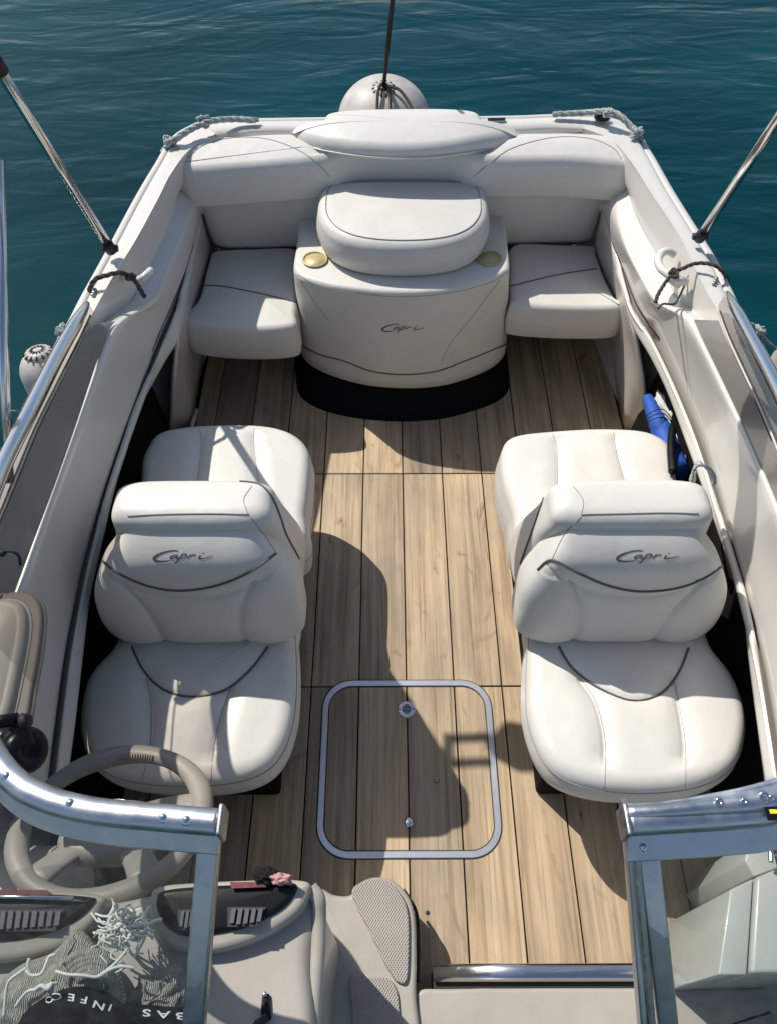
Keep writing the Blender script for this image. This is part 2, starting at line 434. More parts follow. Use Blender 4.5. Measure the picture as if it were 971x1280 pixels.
def side(A, B, D, E, G, sgn):
    n = len(A)
    zC = [.74, .72, .70, .69, .685, .685, .69, .735, .798, .80, .80, .80, .80, .80]
    zD = [.70, .69, .68, .67, .67, .67, .68, .755]+[.78]*6
    a = [U(*p, DECK-.012) for p in A]
    a2 = [U(*p, DECK) .lerp(U(*q, DECK), .14) for p, q in zip(A, B)]
    zB = [DECK+.003]*7+[.81, .835]+[.855]*5
    b = [U(*p, z) for p, z in zip(B, zB)]
    c1 = [U(*p, DECK).lerp(U(*q, z), .16 if z < .79 else .3) for p, q, z in zip(B, D, zC)]
    for v, z in zip(c1, zC): v.z = z+.012
    c = [U(*p, z).lerp(U(*q, z), .62) for p, q, z in zip(B, D, zC)]
    for v, z in zip(c, zC): v.z = z
    d = [U(*p, z) for p, z in zip(D, zD)]
    for i in range(8, n): c1[i] = b[i].lerp(d[i], .3); c[i] = b[i].lerp(d[i], .62)
    dd = [U(*p, z).lerp(U(*q, z), .13) for p, q, z in zip(D, E, zD)]
    for v, z in zip(dd, zD): v.z = z-.008
    zE = [.62, .61, .60, .59, .58, .57, .56]+[.555]*7
    e = [U(*p, z) for p, z in zip(E, zE)]
    e0 = [p.lerp(q, .5)+Vector((sgn*-.006, 0, .006)) for p, q in zip(d, e)]
    e2 = [v+Vector((sgn*.012, 0, -.05)) for v in e]
    out = [v+Vector((sgn*.030, .0, -.035)) for v in a]
    # stern corner: outward is also aft
    for i in range(4):
        out[i] += Vector((-sgn*.012*(3-i)/3, .035*(3-i)/3, 0))
    lo = [Vector((v.x-sgn*.14, v.y-(.04 if i < 2 else 0), -.62)) for i, v in enumerate(out)]
    mid = [p.lerp(q, .45)+Vector((sgn*.05, 0, 0)) for p, q in zip(out, lo)]
    sm = lambda L: catmull(L, 6)
    # gunwale deck strip + recess + coaming as one moulding
    bi = [p.lerp(q, .93) for p, q in zip(a2, b)]; bo = [p.lerp(q, .12) for p, q in zip(b, c1)]
    dl = [p.lerp(q, .93) for p, q in zip(c, d)]
    prof = [sm(x) for x in (a, a2, bi, b, bo, c1, c, dl, d, dd, e0, e, e2)]
    cols = [catmull([r[k] for r in prof], 4) for k in range(len(prof[0]))]
    g = MB(); g.grid([list(r) for r in zip(*cols)])
    go = g.build('gunwale', GEL, hull)
    # taupe non-skid strip under the side glass
    def cut(Lx, t): return [v for v in sm(Lx)[int(t*6):]]
    p_, q_ = cut(b, 7.35), cut(d, 7.35)
    rows = []
    for k in range(7):
        t = .04+.92*k/6; rows.append([u.lerp(v, t)+Vector((-sgn*.009, 0, .004)) for u, v in zip(p_, q_)])
    g = MB(); g.grid(rows); g.build('deck_insert', TAUPE, hull)
    # outer shell
    h = MB(); h.grid([sm(x) for x in (out, mid, lo)]); ho = h.build('hull_side', GEL, hull)
    # rub rail
    r = MB(); r.tube(sm([(p+q)/2 for p, q in zip(a, out)]), .017, 12)
    r.build('rub_rail', mat('rub_rail_white', (.55, .54, .51), .5, coat=.0), hull)
    # tube-like lip along the top of the side pocket
    f = catmull([v+Vector((-sgn*.010, 0, -.035)) for v in e[5:]], 6)
    f = resample(f, 60)
    gg = P3([(E[5][0]-sgn*5, E[5][1]+2, .535), (E[6][0]-sgn*14, E[6][1]+4, .51)], None)+[U(*p, .49) for p in G]
    gg = resample(catmull(gg, 6), 60)
    rows = []
    for t in range(9):
        an = math.pi*t/8
        row = []
        for p, q in zip(f, gg):
            k = (1-math.cos(an))/2
            v = p.lerp(q, k); v = v+Vector((0, 0, .020*math.sin(an)))
            row.append(v)
        rows.append(row)
    # wrap under
    rows = [[p+Vector((sgn*.045, 0, -.03)) for p in f]]+rows+[[q+Vector((sgn*.022, 0, -.022)) for q in gg]]
    l = MB(); l.grid(rows); lo_ = l.build('pocket_lip', LINER, hull, solid=.006)
    # dark lining of the side locker
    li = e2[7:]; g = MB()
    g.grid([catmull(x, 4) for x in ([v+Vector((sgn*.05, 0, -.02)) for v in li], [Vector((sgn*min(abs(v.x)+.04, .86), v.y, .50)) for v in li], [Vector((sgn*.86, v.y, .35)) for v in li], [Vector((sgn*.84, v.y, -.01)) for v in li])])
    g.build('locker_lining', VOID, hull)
    # dark red slit trim between coaming and lip
    s = MB(); mid_ = [p+Vector((sgn*.006, 0, -.01)) for p in e[4:9]]
    s.tube(catmull(mid_, 6), .006, 8); s.build('slit_trim', REDT, hull)
    return go
GL = side(LA, LB, LD, LE, LG, -1)
GR = side(RA, RB, RD, RE, RG, 1)

# liner end post between the pocket opening and the stern seat (leaning wall piece)
def post(T3, M3, B3):
    a_, b_, c_ = (resample(P3(x), 24) for x in (T3, M3, B3))
    m = MB(); rows = []
    for k in range(9):
        t = k/8; rows.append([(p.lerp(q, t*2) if t < .5 else q.lerp(r_, t*2-1)) for p, q, r_ in zip(a_, b_, c_)])
    m.grid(rows); m.build('liner_post', LINER, hull, solid=.012)
post([(251,262,.58),(243,303,.57),(236,341,.545),(231,375,.52),(225,420,.49)],
     [(264,308,.38),(257,335,.38),(248,372,.36),(239,410,.33),(219,478,.33)],
     [(264,400,0),(259,425,0),(254,456,0),(241,530,0),(212,546,0.01)])
post([(752,262,.58),(764,300,.57),(771,332,.545),(779,370,.52),(789,407,.49)],
     [(741,302,.38),(747,325,.38),(761,360,.36),(772,395,.33),(800,470,.33)],
     [(752,395,0),(756,420,0),(762,452,0),(778,536,0),(811,548,0.01)])
# stern deck strip
A = [LA[0], (300,152),(355,151),(420,150),(505,149),(590,149),(650,148),(700,146), RA[0]]
B = [LB[0], (310,163),(355,161),(420,162),(505,162),(590,162),(650,160),(690,158), RB[0]]
C = [LD[0], (320,180),(355,185),(420,190),(505,190),(590,190),(650,185),(680,180), RD[0]]
a = [U(*p, DECK-.012) for p in A]; a2 = [U(*p, DECK).lerp(U(*q, DECK), .14) for p, q in zip(A, B)]; b = [U(*p, DECK+.003) for p in B]
c = [v+Vector((0, -.006, -.20)) for v in b]; c1 = [v+Vector((0, -.004, -.012)) for v in b]
c[0] = U(*LD[0], .70); c[-1] = U(*RD[0], .70)
out = [v+Vector((0, .035, -.035)) for v in a]; out[0] += Vector((-.018, 0, 0)); out[-1] += Vector((.018, 0, 0))
lo = [v+Vector((0, -.04, -.6)) for v in out]
sm = lambda L: catmull(L, 6)
m = MB(); m.grid([sm(x) for x in (a, a2, b, c1, c)]); tr = m.build('transom_deck', GEL, hull)
m = MB(); m.grid([sm(x) for x in (out, lo)]); m.build('transom', GEL, hull)
m = MB(); m.tube(sm([(p+q)/2 for p, q in zip(a, out)]), .017, 12); m.build('rub_rail', bpy.data.materials['rub_rail_white'], hull)
# small maker's plate on the transom
m = MB(); q = [U(609,148,.808), U(631,147.5,.808), U(631,151,.808), U(609,151.5,.808)]
m.prism([v+Vector((0, 0, .002)) for v in q], q); m.build('plate', BLKP, hull, smooth=False)

# ------------------------------------------------------------------ cushions
class Cushion:
    def __init__(s, outline, zt, h, R=.03, crown=.01, n=160, disp=None, bulge=.006, slope=None, cen=None):
        pts = resample(catmull([Vector((p.x, p.y, 0)) for p in outline], 10, True), n, True)
        # orientation CCW
        ar = sum(p.x*q.y-q.x*p.y for p, q in zip(pts, pts[1:]+pts[:1]))
        if ar < 0: pts.reverse()
        s.o = pts; s.n = n; s.R = R; s.zt = zt; s.h = h; s.crown = crown; s.disp = disp; s.slope = slope
        s.c = Vector((cen.x, cen.y, 0)) if cen is not None else sum(pts, Vector())/n
        nr = []
        for i in range(n):
            t = (pts[(i+2) % n]-pts[(i-2) % n]).normalized(); nr.append(Vector((-t.y, t.x, 0)))  # inward
        s.nr = nr
        s.inn = [p+q*R for p, q in zip(pts, nr)]
        rows = []
        K = 46
        for k in range(1, K+1):
            t = (k/K)
            row = []
            for p in s.inn:
                v = s.c.lerp(p, t); row.append(Vector((v.x, v.y, s.top(v.x, v.y, t))))
            rows.append(row)
        for k in range(1, 9):
            an = math.pi/2*k/8
            row = []
            for p, q in zip(pts, nr):
                v = p+q*(R*(1-math.sin(an)))
                row.append(Vector((v.x, v.y, s.base(v)-R*(1-math.cos(an)))))
            rows.append(row)
        Rb = R*.5
        for t in (.15, .35, .5, .65, .85, 1):
            rows.append([Vector(((p-q*bulge*math.sin(math.pi*t)).x, (p-q*bulge*math.sin(math.pi*t)).y, (s.base(p)-R)*(1-t)+(s.base(p)-h+Rb)*t)) for p, q in zip(pts, nr)])
        for k in range(1, 5):
            an = math.pi/2*k/4
            rows.append([Vector(((p+q*(Rb*(1-math.cos(an)))).x, (p+q*(Rb*(1-math.cos(an)))).y, s.base(p)-h+Rb*(1-math.sin(an)))) for p, q in zip(pts, nr)])
        s.rows = rows
    def base(s, p):
        return s.zt+(s.slope(p.x, p.y) if s.slope else 0)
    def top(s, x, y, t):
        z = s.zt+s.crown*(1-t*t)
        if s.slope: z += s.slope(x, y)
        if s.disp: z += s.disp(x, y)*(1 if t < .86 else max(0, (1-t)/.14))
        return z
    def build(s, name, mt, parent, label=None):
        m = MB(); m.grid(s.rows, True)
        c = Vector((s.c.x, s.c.y, s.top(s.c.x, s.c.y, 0)))
        n = s.n; V = list(s.rows[0])+[c]; m.add(V, [[i, (i+1) % n, n] for i in range(n)])
        m.add(s.rows[-1], [list(range(n))])
        return m.build(name, mt, parent, label=label)

def dist_poly(x, y, poly):
    best = 9
    for a, b in zip(poly, poly[1:]):
        dx, dy = b.x-a.x, b.y-a.y; L2 = dx*dx+dy*dy
        t = max(0, min(1, ((x-a.x)*dx+(y-a.y)*dy)/L2)) if L2 else 0
        d = math.hypot(x-a.x-dx*t, y-a.y-dy*t)
        if d < best: best = d
    return best
def grooves(lines, depth=.007, w=.007, w2=.03, d2=.006):
    def f(x, y):
        z = 0
        for l in lines:
            d = dist_poly(x, y, l)
            z -= depth*math.exp(-(d/w)**2)+d2*math.exp(-(d/w2)**2)
        return z
    return f
def pipe(name, path, r, mt, parent, seg=8):
    m = MB(); m.tube(path, r, seg); return m.build(name, mt, parent)

# lettering strokes of the script emblem (unit square, x right, y down)
EMB = [[(390,168,.3),(340,160,.7),(250,173,.9),(160,203,1.6),(108,238,2.2),(112,265,1.8),(170,278,1.3),(240,277,.9),(295,270,.4)],
       [(372,206,.5),(330,214,.8),(298,234,1.2),(306,250,.9),(345,240,.6),(382,210,.6)],
       [(382,208,.6),(366,238,.9),(380,250,.6),(410,232,.4)],
       [(436,198,.6),(404,240,1),(360,292,1),(340,288,.4)],
       [(408,228,.5),(445,202,.7),(482,202,.9),(470,230,.9),(432,248,.6),(410,240,.4)],
       [(538,204,.5),(505,232,.8),(498,250,.8)],[(508,232,.5),(540,211,.7),(578,206,.8),(590,213,.6)],
       [(668,186,.9),(680,191,.9)],[(652,212,.7),(628,238,1),(642,250,.9),(705,243,.6),(790,222,.3)]]
def emblem(tree, parent, x0, y0, x1, y1, lw=1.0):
    """script lettering as thin raised ribbons lying on the vinyl"""
    sx = (x1-x0)/700.; sy = (y1-y0)/130.
    m = MB()
    for st in EMB:
        pts = catmull([Vector(p) for p in st], 6)
        L = []; R = []
        for i, p in enumerate(pts):
            a = pts[max(i-1, 0)]; b_ = pts[min(i+1, len(pts)-1)]
            t = Vector(((b_.x-a.x)*sx, (b_.y-a.y)*sy, 0))
            if t.length < 1e-6: continue
            t.normalize(); nn = Vector((-t.y, t.x, 0)); wd = lw*.55*max(p.z, .3)+.25
            X = x0+(p.x-105)*sx; Y = y0+(p.y-160)*sy
            h = []
            for sgn in (-1, 1):
                d = ray(X+nn.x*wd*sgn, Y+nn.y*wd*sgn); q = tree.ray_cast(CAM, d)
                if q[0] is None: break
                nv = q[1] if q[1].dot(d) < 0 else -q[1]
                h.append(q[0]+nv*.0007)
            if len(h) == 2: L.append(h[0]); R.append(h[1])
        if len(L) > 1:
            b0 = len(m.V); n = len(L); m.V += L+R
            m.F += [[b0+i, b0+i+1, b0+n+i+1, b0+n+i] for i in range(n-1)]
    return m.build('emblem', PIPE, parent)

# ------------------------------------------------------------------ stern seating
sb = empty('stern_bench', (0, 2.45, .25), 'cream vinyl stern bench with full width backrest and a square seat either side', 'bench seat')
seaml = P3([(412,222),(398,205),(370,186),(325,174),(285,176),(250,190)], .74)
seamr = P3([(592,222),(610,205),(640,184),(690,172),(735,176),(770,195)], .74)
seamf = [catmull([Vector((v.x, v.y, 0)) for v in l], 4) for l in (seaml, seamr)]
ol = P3([(223,218,.74),(229,198,.755),(252,172,.80),(293,163,.82),(345,160,.82),(400,160,.82),(505,160,.82),(605,160,.82),(660,159,.82),(722,159,.82),(764,171,.80),(783,198,.755),(786,214,.74),
         (781,236,.69),(762,243,.67),(700,240,.67),(600,240,.67),(560,214,.72),(505,206,.74),(450,214,.72),(405,240,.67),(320,245,.67),(250,248,.67),(232,240,.685)])
cu = Cushion(ol, .745, .135, .024, .0, n=260, cen=U(505,181,.78), slope=lambda x, y: .062*(lambda u: u*u*(3-2*u))(min(1, max(0, (y-2.28)/.24))), disp=grooves(seamf, .003, .005, .03, .003))
bol = cu.build('upper_bolster', VINYL, sb)
t1 = P3([(240,246,.63),(300,247,.63),(380,248,.63),(505,242,.64),(630,245,.63),(710,243,.63),(768,241,.63)])
t2 = P3([(254,285,.50),(300,285,.50),(380,285,.50),(505,285,.50),(630,283,.50),(700,280,.50),(752,276,.50)])
t3 = P3([(264,313,.38),(300,313,.38),(380,311,.38),(505,310,.38),(630,307,.38),(700,306,.38),(744,305,.38)])
for v in t2: v.y -= .02
m = MB(); rs = [resample(x, 60) for x in (t1, t2, t3)]
rows = [[rs[0][i]+Vector((0, .03, .03)) for i in range(60)]]
for k in range(9):
    t = k/8
    rows.append([(rs[0][i]*(1-t)*(1-t)+rs[1][i]*2*t*(1-t)+rs[2][i]*t*t) for i in range(60)])
# round the two ends backwards
for r in rows:
    for i in list(range(3))+list(range(57, 60)):
        e_ = (3-i) if i < 3 else (i-56)
        r[i] += Vector((0, .012*e_*e_/3, 0))
m.grid(rows); low = m.build('lower_panel', VINYL, sb, solid=.05)
tb = bvh(bol)
for l in (((412,221),(398,205),(370,186),(330,173),(285,173),(252,183),(236,198)), ((592,221),(610,205),(640,185),(690,172),(735,173),(764,184),(776,198))):
    p = drape(tb, l, 8, .0004)
    if len(p) > 2: pipe('seam', p, .0013, SEAM, bol, 6)

tp_ = empty('transom_pad', (0, 2.55, .8), 'cream padded vinyl cap lying on top of the stern behind the backrest', 'cushion')
ol = P3([(402,150,.84),(408,141,.85),(430,139,.85),(505,138,.85),(580,138,.85),(600,141,.85),(608,152,.84),(632,160,.82),(655,165,.81),(630,176,.81),(590,186,.81),(550,192,.81),(505,194,.81),(455,192,.81),(415,186,.81),(385,177,.81),(358,166,.81),(380,158,.82)])
Cushion(ol, .872, .050, .034, .006, n=200, slope=lambda x, y: -2.4*x**4-.16*(2.62-y)).build('pad', VINYL, tp_)

# stern seats
def stern_seat(px, lab, pip):
    o = Cushion(P3(px), .40, .145, .026, .012, n=160); q = o.build('seat', VINYL, sb)
    p = drape(bvh(q), pip, 8, .001); pipe('piping', p, .0024, PIPE, q)
stern_seat([(246,440,.27),(310,447,.27),(371,443,.27),(375,425,.27),(372,370,.38),(371,325,.4),(368,308,.4),(320,308,.4),(270,311,.4),(260,325,.4),(248,370,.4),(239,418,.30)],
           'square cream seat cushion to the left of the engine box, dark piping across', [(247,357),(262,357),(285,359),(330,368),(371,378)])
stern_seat([(637,416,.27),(700,421,.27),(762,420,.27),(772,408,.28),(769,385,.36),(757,345,.4),(746,315,.4),(742,305,.4),(700,303,.4),(642,303,.4),(637,330,.4),(636,380,.36)],
           'square cream seat cushion to the right of the engine box, dark piping across', [(638,358),(665,351),(700,343),(745,336)])
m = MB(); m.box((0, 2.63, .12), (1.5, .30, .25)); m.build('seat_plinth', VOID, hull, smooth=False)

# engine box
eb = empty('engine_box', (0, 2.2, 0), 'bow-fronted cream engine box in the stern with script lettering and black kick base', 'engine box')
T = P3([(384,225),(376,250),(371,300),(367,326),(368,337),(380,347),(416,357),(466,363.5),(505,365.5),(540,364),(571,360),(614,347),(633,338),(637,330),(634,300),(628,246),(622,222)], .55)
Wl = P3([(386,290),(377,370),(376,425),(380,447),(404,464),(452,479),(505,484),(556,480),(604,464),(627,447),(633,425),(632,370),(620,290)], .14)
n = 90; T_ = resample(catmull(T, 8), n); W_ = resample(catmull(Wl, 8), n)
cen = Vector((0, 2.35, 0))
m = MB(); rows = []
for k in range(6):
    an = math.pi/2*k/5; rows.append([Vector((v.x+(cen.x-v.x)*.05*(1-math.sin(an)), v.y+(cen.y-v.y)*.05*(1-math.sin(an)), .55-.018*(1-math.cos(an)))) for v in T_])
for k in range(1, 13):
    t = k/12; rows.append([Vector((p.x*(1-t)+q.x*t, p.y*(1-t)+q.y*t, (.532)*(1-t)+.135*t)) for p, q in zip(T_, W_)])
rows.append([Vector((q.x*.985, q.y+.012, .125)) for q in W_])
m.grid(rows)
top = rows[0]; m.add(top, [list(range(n))])
body = m.build('body', VINYL, eb, sharp=60)
te = bvh(body)
K0 = [Vector((q.x*.97, q.y+.03, .13)) for q in Wl]
K1 = P3([(384,380),(371,440),(371,480),(380,500),(410,515),(455,524),(505,527),(555,523),(602,510),(628,497),(636,480),(633,440),(625,380)], .0)
m = MB(); m.grid([resample(catmull(K0, 8), n), resample(catmull(K1, 8), n)]); m.build('kick_base', BLACKC, eb)
pipe('piping', drape(te, [(378,432),(400,443),(430,451),(465,464),(505,468),(545,464),(578,452),(606,441),(632,430)], 8, .001), .0026, PIPE, eb)
for l in ([(372,343),(400,357),(450,367),(505,371),(562,366),(612,353),(634,340)],[(376,350),(395,380),(412,402)],[(624,350),(590,395),(562,430),(552,452)]):
    p = drape(te, l, 8, .0003); 
    if len(p) > 2: pipe('seam', p, .0011, SEAM, eb, 6)
emblem(te, eb, 478, 405, 530, 415, .8)
for px in (394, 611):
    c = U(px, 325 if px < 500 else 323, .552)
    M = frame(c, (0, 0, 1)); m = MB()
    m.lathe([(.034, -.004), (.042, .001), (.043, .004), (.040, .006), (.037, .004), (.0365, -.03), (.034, -.034), (.0, -.035)], M)
    ch = m.build('cup_holder', BRASS, eb)
    # the recess: a disc just above the lid reads as the cup's floor
    m = MB(); m.lathe([(.0365, .0), (.036, .0015), (.0, .0015)], frame(c+Vector((0, 0, .0)), (0, 0, 1))); m.build('cup_floor', BRASS, ch)

sp = empty('sun_pad', (0, 2.3, .49), 'thick D-shaped cream vinyl cushion lying on top of the engine box', 'cushion')
hp = [(.10,2.118),(.18,2.143),(.24,2.19),(.276,2.26),(.284,2.34),(.272,2.42),(.215,2.462)]
ol = [Vector((0, 2.110, 0))]+[Vector((x, y, 0)) for x, y in hp]+[Vector((0, 2.470, 0))]+[Vector((-x, y, 0)) for x, y in hp[::-1]]
spc = Cushion(ol, .672, .122, .036, .010, n=220, slope=lambda x, y: .06*(y-2.1)); spo = spc.build('cushion', VINYL, sp)
loop = [Vector((v.x, v.y, v.z+.0006)) for v in spc.rows[46]]
m = MB(); m.tube(loop, .0022, 6, closed=True); m.build('seam', SEAM, sp)

# ------------------------------------------------------------------ back-to-back lounge seats
def sgnpow(v, e): return math.copysign(abs(v)**e, v)
def stack(levels, n=140, ex=4.0, disp=None, cx=None):
    """levels: (z, x0, halfwidth, yf, yb) bottom to top"""
    rows = []
    for (z, xc, hw, yf, yb) in levels:
        row = []
        for k in range(n):
            an = 2*math.pi*k/n
            c_, s_ = math.cos(an), math.sin(an)
            x = xc+hw*sgnpow(c_, 2/ex); y = (yf+yb)/2+(yb-yf)/2*sgnpow(s_, 2/ex)
            if disp and s_ < 0: y += disp(x, z)
            row.append(Vector((x, y, z)))
        rows.append(row)
    return rows
def interp_levels(keys, N=60, Rt=.03, Rb=.02):
    vs = catmull([Vector((i, 0, 0)) for i in range(len(keys))], 1)
    out = []
    for j in range(N+1):
        t = j/N*(len(keys)-1); i = min(int(t), len(keys)-2); u = t-i
        def g(c):
            p = [keys[max(i-1, 0)][c], keys[i][c], keys[i+1][c], keys[min(i+2, len(keys)-1)][c]]
            return .5*((2*p[1])+(p[2]-p[0])*u+(2*p[0]-5*p[1]+4*p[2]-p[3])*u*u+(3*p[1]-3*p[2]+p[3]-p[0])*u**3)
        out.append([g(c) for c in range(5)])
    z0, z1 = out[0][0], out[-1][0]
    res = []
    for (z, xc, hw, yf, yb) in out:
        i = 0
        if z1-z < Rt: q = (Rt-(z1-z))/Rt; i = Rt*(1-math.sqrt(max(0, 1-q*q)))
        if z-z0 < Rb: q = (Rb-(z-z0))/Rb; i = max(i, Rb*(1-math.sqrt(max(0, 1-q*q))))
        res.append((z, xc, hw-i, yf+i, yb-i))
    return res

def lounge(sd, lab, front, rear, pf, gr_front, gr_rear, arc, sidep, emb, crease, brow):
    """sd=-1 left, +1 right"""
    X = sd*.505
    r = empty('lounge_seat', (X, 1.0, 0), lab, 'lounge seat', 'back-to-back lounge seats in the cockpit')
    # carpeted base
    m = MB(); x0 = X-sd*.005
    top = [Vector((x0-.165, .60, .25)), Vector((x0+.165, .60, .25)), Vector((x0+.165, 1.5, .25)), Vector((x0-.165, 1.5, .25))]
    bot = [Vector((x0-.155, .61, .0)), Vector((x0+.155, .61, .0)), Vector((x0+.155, 1.5, .0)), Vector((x0-.155, 1.5, .0))]
    m.prism(top, bot); m.build('base_box', BLACKC, r, bevel=.012)
    L = [catmull([Vector((v.x, v.y, 0)) for v in P3(g, .40)], 4) for g in gr_front]
    L2 = [catmull([Vector((v.x, v.y, 0)) for v in P3(pf, .40)], 4)]
    g1 = grooves(L, .007, .006, .028, .010); g2 = grooves(L2, .004, .005, .02, .004)
    fc = Cushion(P3(front, .37), .395, .125, .040, .014, n=220, disp=lambda x, y: g1(x, y)+g2(x, y))
    fo = fc.build('front_cushion', VINYL, r)
    tf = bvh(fo)
    pipe('piping', drape(tf, pf, 8, .001), .0028, PIPE, fo)
    for g in gr_front: pipe('seam', drape(tf, g, 8, .0), .001, SEAM, fo, 6)
    # welt round the lower rim of the cushion
    m = MB(); m.tube([v for v in fc.rows[46+6]], .0018, 6, closed=True); m.build('rim_seam', SEAM, fo)
    L = [catmull([Vector((v.x, v.y, 0)) for v in P3(g, .40)], 4) for g in gr_rear]
    rc = Cushion(P3(rear), .405, .19, .036, .014, n=200, disp=grooves(L, .005, .006, .026, .008))
    ro = rc.build('rear_cushion', VINYL, r)
    trr = bvh(ro)
    for g in gr_rear: pipe('seam', drape(trr, g, 8, .0), .001, SEAM, ro, 6)
    m = MB(); m.tube([v for v in rc.rows[46+10]], .0016, 6, closed=True); m.build('rim_seam', SEAM, ro)
    # rear back cushion with the rolled crest
    xc = sd*.482
    kb = [(.375, sd*.500, .225, 1.00, 1.235), (.50, sd*.498, .222, .985, 1.19), (.62, sd*.49, .208, .975, 1.13), (.70, xc, .192, .965, 1.095), (.76, xc, .180, .955, 1.085), (.806, xc, .176, .955, 1.080)]
    rows = stack(interp_levels(kb, 50, .036), 140, 4.5)
    m = MB(); m.grid(rows, True); m.add(rows[-1], [list(range(140))]); m.add(rows[0], [list(range(140))])
    rb = m.build('rear_back_cushion', VINYL, r)
    # front back cushion: narrow brow, wide wings
    wx = lambda x, z: x
    def disp(x, z):
        u = (x-sd*.505)*sd
        # wing creases: from the piping down to the bottom, bowing inwards
        d = 0
        if z < .66:
            for s_ in (-1, 1):
                xe = s_*(.100+.055*max(0, (z-.48)/.18)**2)
                q = abs((x-X)-xe)
                d += .007*math.exp(-(q/.005)**2)+.005*math.exp(-(q/.026)**2)
            d -= .006*math.exp(-((abs(x-X)-.165)/.05)**2)
        zc = .605+.075*((x-X)/.2)**2
        q = abs(z-zc); d += .004*math.exp(-(q/.005)**2)+.002*math.exp(-(q/.02)**2)
        return d
    kf = [(.395, X, .234, .872, 1.02), (.43, X, .246, .858, 1.02), (.50, X, .248, .858, 1.02), (.58, X-sd*.004, .240, .872, 1.02), (.65, X-sd*.009, .212, .885, 1.02),
          (.705, X-sd*.017, .180, .895, 1.02), (.745, X-sd*.021, .154, .925, 1.02), (.785, X-sd*.022, .136, .978, 1.02)]
    rows = stack(interp_levels(kf, 110, .008, .022), 260, 4.2, disp)
    m = MB(); m.grid(rows, True); m.add(rows[-1], [list(range(260))]); m.add(rows[0], [list(range(260))])
    fbk = m.build('front_back_cushion', VINYL, r)
    tb = bvh(fbk, rb)
    pipe('piping', drape(tb, arc, 10, .001), .0030, PIPE, fbk)
    pipe('piping', drape(tb, sidep, 8, .001), .0026, PIPE, rb)
    pipe('seam', drape(tb, crease, 8, .0006), .0016, SEAM, fbk, 6)
    for b_ in brow:
        p = drape(tb, b_, 8, .0002)
        if len(p) > 2: pipe('seam', p, .001, SEAM, fbk, 6)
    emblem(tb, fbk, *emb, 1.15)
    return r
lounge(-1, 'back-to-back cream lounge seat on the left, behind the steering wheel', 
    [(172,770),(140,812),(112,845),(102,882),(102,915),(113,948),(145,971),(200,981),(268,981),(320,970),(350,946),(366,905),(371,855),(369,800),(362,770),(265,765)],
    [(176,590,.39),(182,556,.40),(202,536,.40),(255,528,.40),(325,528,.40),(365,538,.40),(386,560,.40),(387,600,.39),(384,650,.35),(378,695,.33),(280,705,.36),(185,690,.36)],
    [(165,808),(180,838),(205,862),(240,871),(280,863),(312,838),(335,808)],
    [[(183,848),(189,880),(188,930),(178,976)],[(288,862),(278,890),(268,930),(264,977)]],
    [[(250,536),(252,560),(246,610)],[(318,536),(318,560),(325,610)]],
    [(130,702),(150,717),(185,732),(225,738),(270,732),(310,716),(345,692)],
    [(300,602),(325,606),(340,622),(350,645),(358,668),(374,698)],
    (193, 688, 268, 703),
    [(160,645),(200,643),(260,642),(310,643)],
    [[(312,645),(305,625),(315,608)],[(312,645),(328,665),(345,690)]])
lounge(1, 'back-to-back cream lounge seat on the right, behind the right windscreen',
    [(668,770),(660,805),(657,850),(659,898),(676,946),(705,974),(760,989),(830,990),(885,979),(919,955),(931,918),(929,882),(915,845),(890,812),(862,770),(765,765)],
    [(627,596,.39),(627,560,.40),(641,542,.40),(690,535,.40),(760,532,.40),(812,537,.40),(841,557,.40),(846,595,.39),(846,640,.36),(840,690,.36),(745,705,.36),(650,695,.33),(638,650,.35)],
    [(698,808),(715,835),(745,858),(785,875),(820,870),(845,845),(860,810)],
    [[(725,848),(745,880),(756,930),(755,987)],[(842,850),(848,880),(856,930),(856,985)]],
    [[(690,542),(696,565),(696,610)],[(766,540),(770,565),(782,610)]],
    [(672,712),(690,700),(722,716),(760,732),(800,739),(845,735),(880,722),(908,703)],
    [(745,600),(705,604),(686,610),(676,632),(668,655),(650,705)],
    (771, 688, 850, 703),
    [(726,643),(780,642),(830,641),(872,642)],
    [[(726,643),(728,625),(716,608)],[(726,645),(705,668),(690,698)]])

# ------------------------------------------------------------------ floor hatch
hx = empty('floor_hatch', U(510, 960, 0), 'rounded square hatch set in the plank floor with pale metal trim', 'hatch')
ins = [(452,851),(585,851),(606,860),(616,885),(624,1020),(620,1050),(596,1073),(440,1073),(408,1060),(397,1030),(404,900),(416,866)]
ctr = U(510, 960, 0)
xa, xb = U(400, 960, 0).x+.0, U(620, 960, 0).x
ya, yb = U(510, 1073, 0).y, U(510, 851, 0).y
R_ = .085; cx, cy = (xa+xb)/2, (ya+yb)/2; hw, hh = (xb-xa)/2, (yb-ya)/2
def rr(hw, hh, R, z):
    o = []
    for (sx, sy, a0) in ((1, 1, 0), (-1, 1, 90), (-1, -1, 180), (1, -1, 270)):
        for k in range(13):
            a = rad(a0+90*k/12); o.append(Vector((cx+sx*(hw-R)+R*math.cos(a), cy+sy*(hh-R)+R*math.sin(a), z)))
    return o
m = MB()
m.grid([rr(hw, hh, R_, -.001), rr(hw, hh, R_, .0028), rr(hw-.0012, hh-.0012, R_-.0012, .0038), rr(hw-.0158, hh-.0158, R_-.0158, .0038), rr(hw-.017, hh-.017, R_-.017, .0028), rr(hw-.017, hh-.017, R_-.017, -.001)], True)
m.build('trim_frame', HATCHM, hx, sharp=20)
for k in (-.011, .006):
    m = MB(); m.grid([rr(hw-.0175, hh-.0175, R_-.0175, .0008), rr(hw-.020, hh-.020, R_-.020, .0008)], True)
m.build('gasket', BLKR, hx, smooth=False)
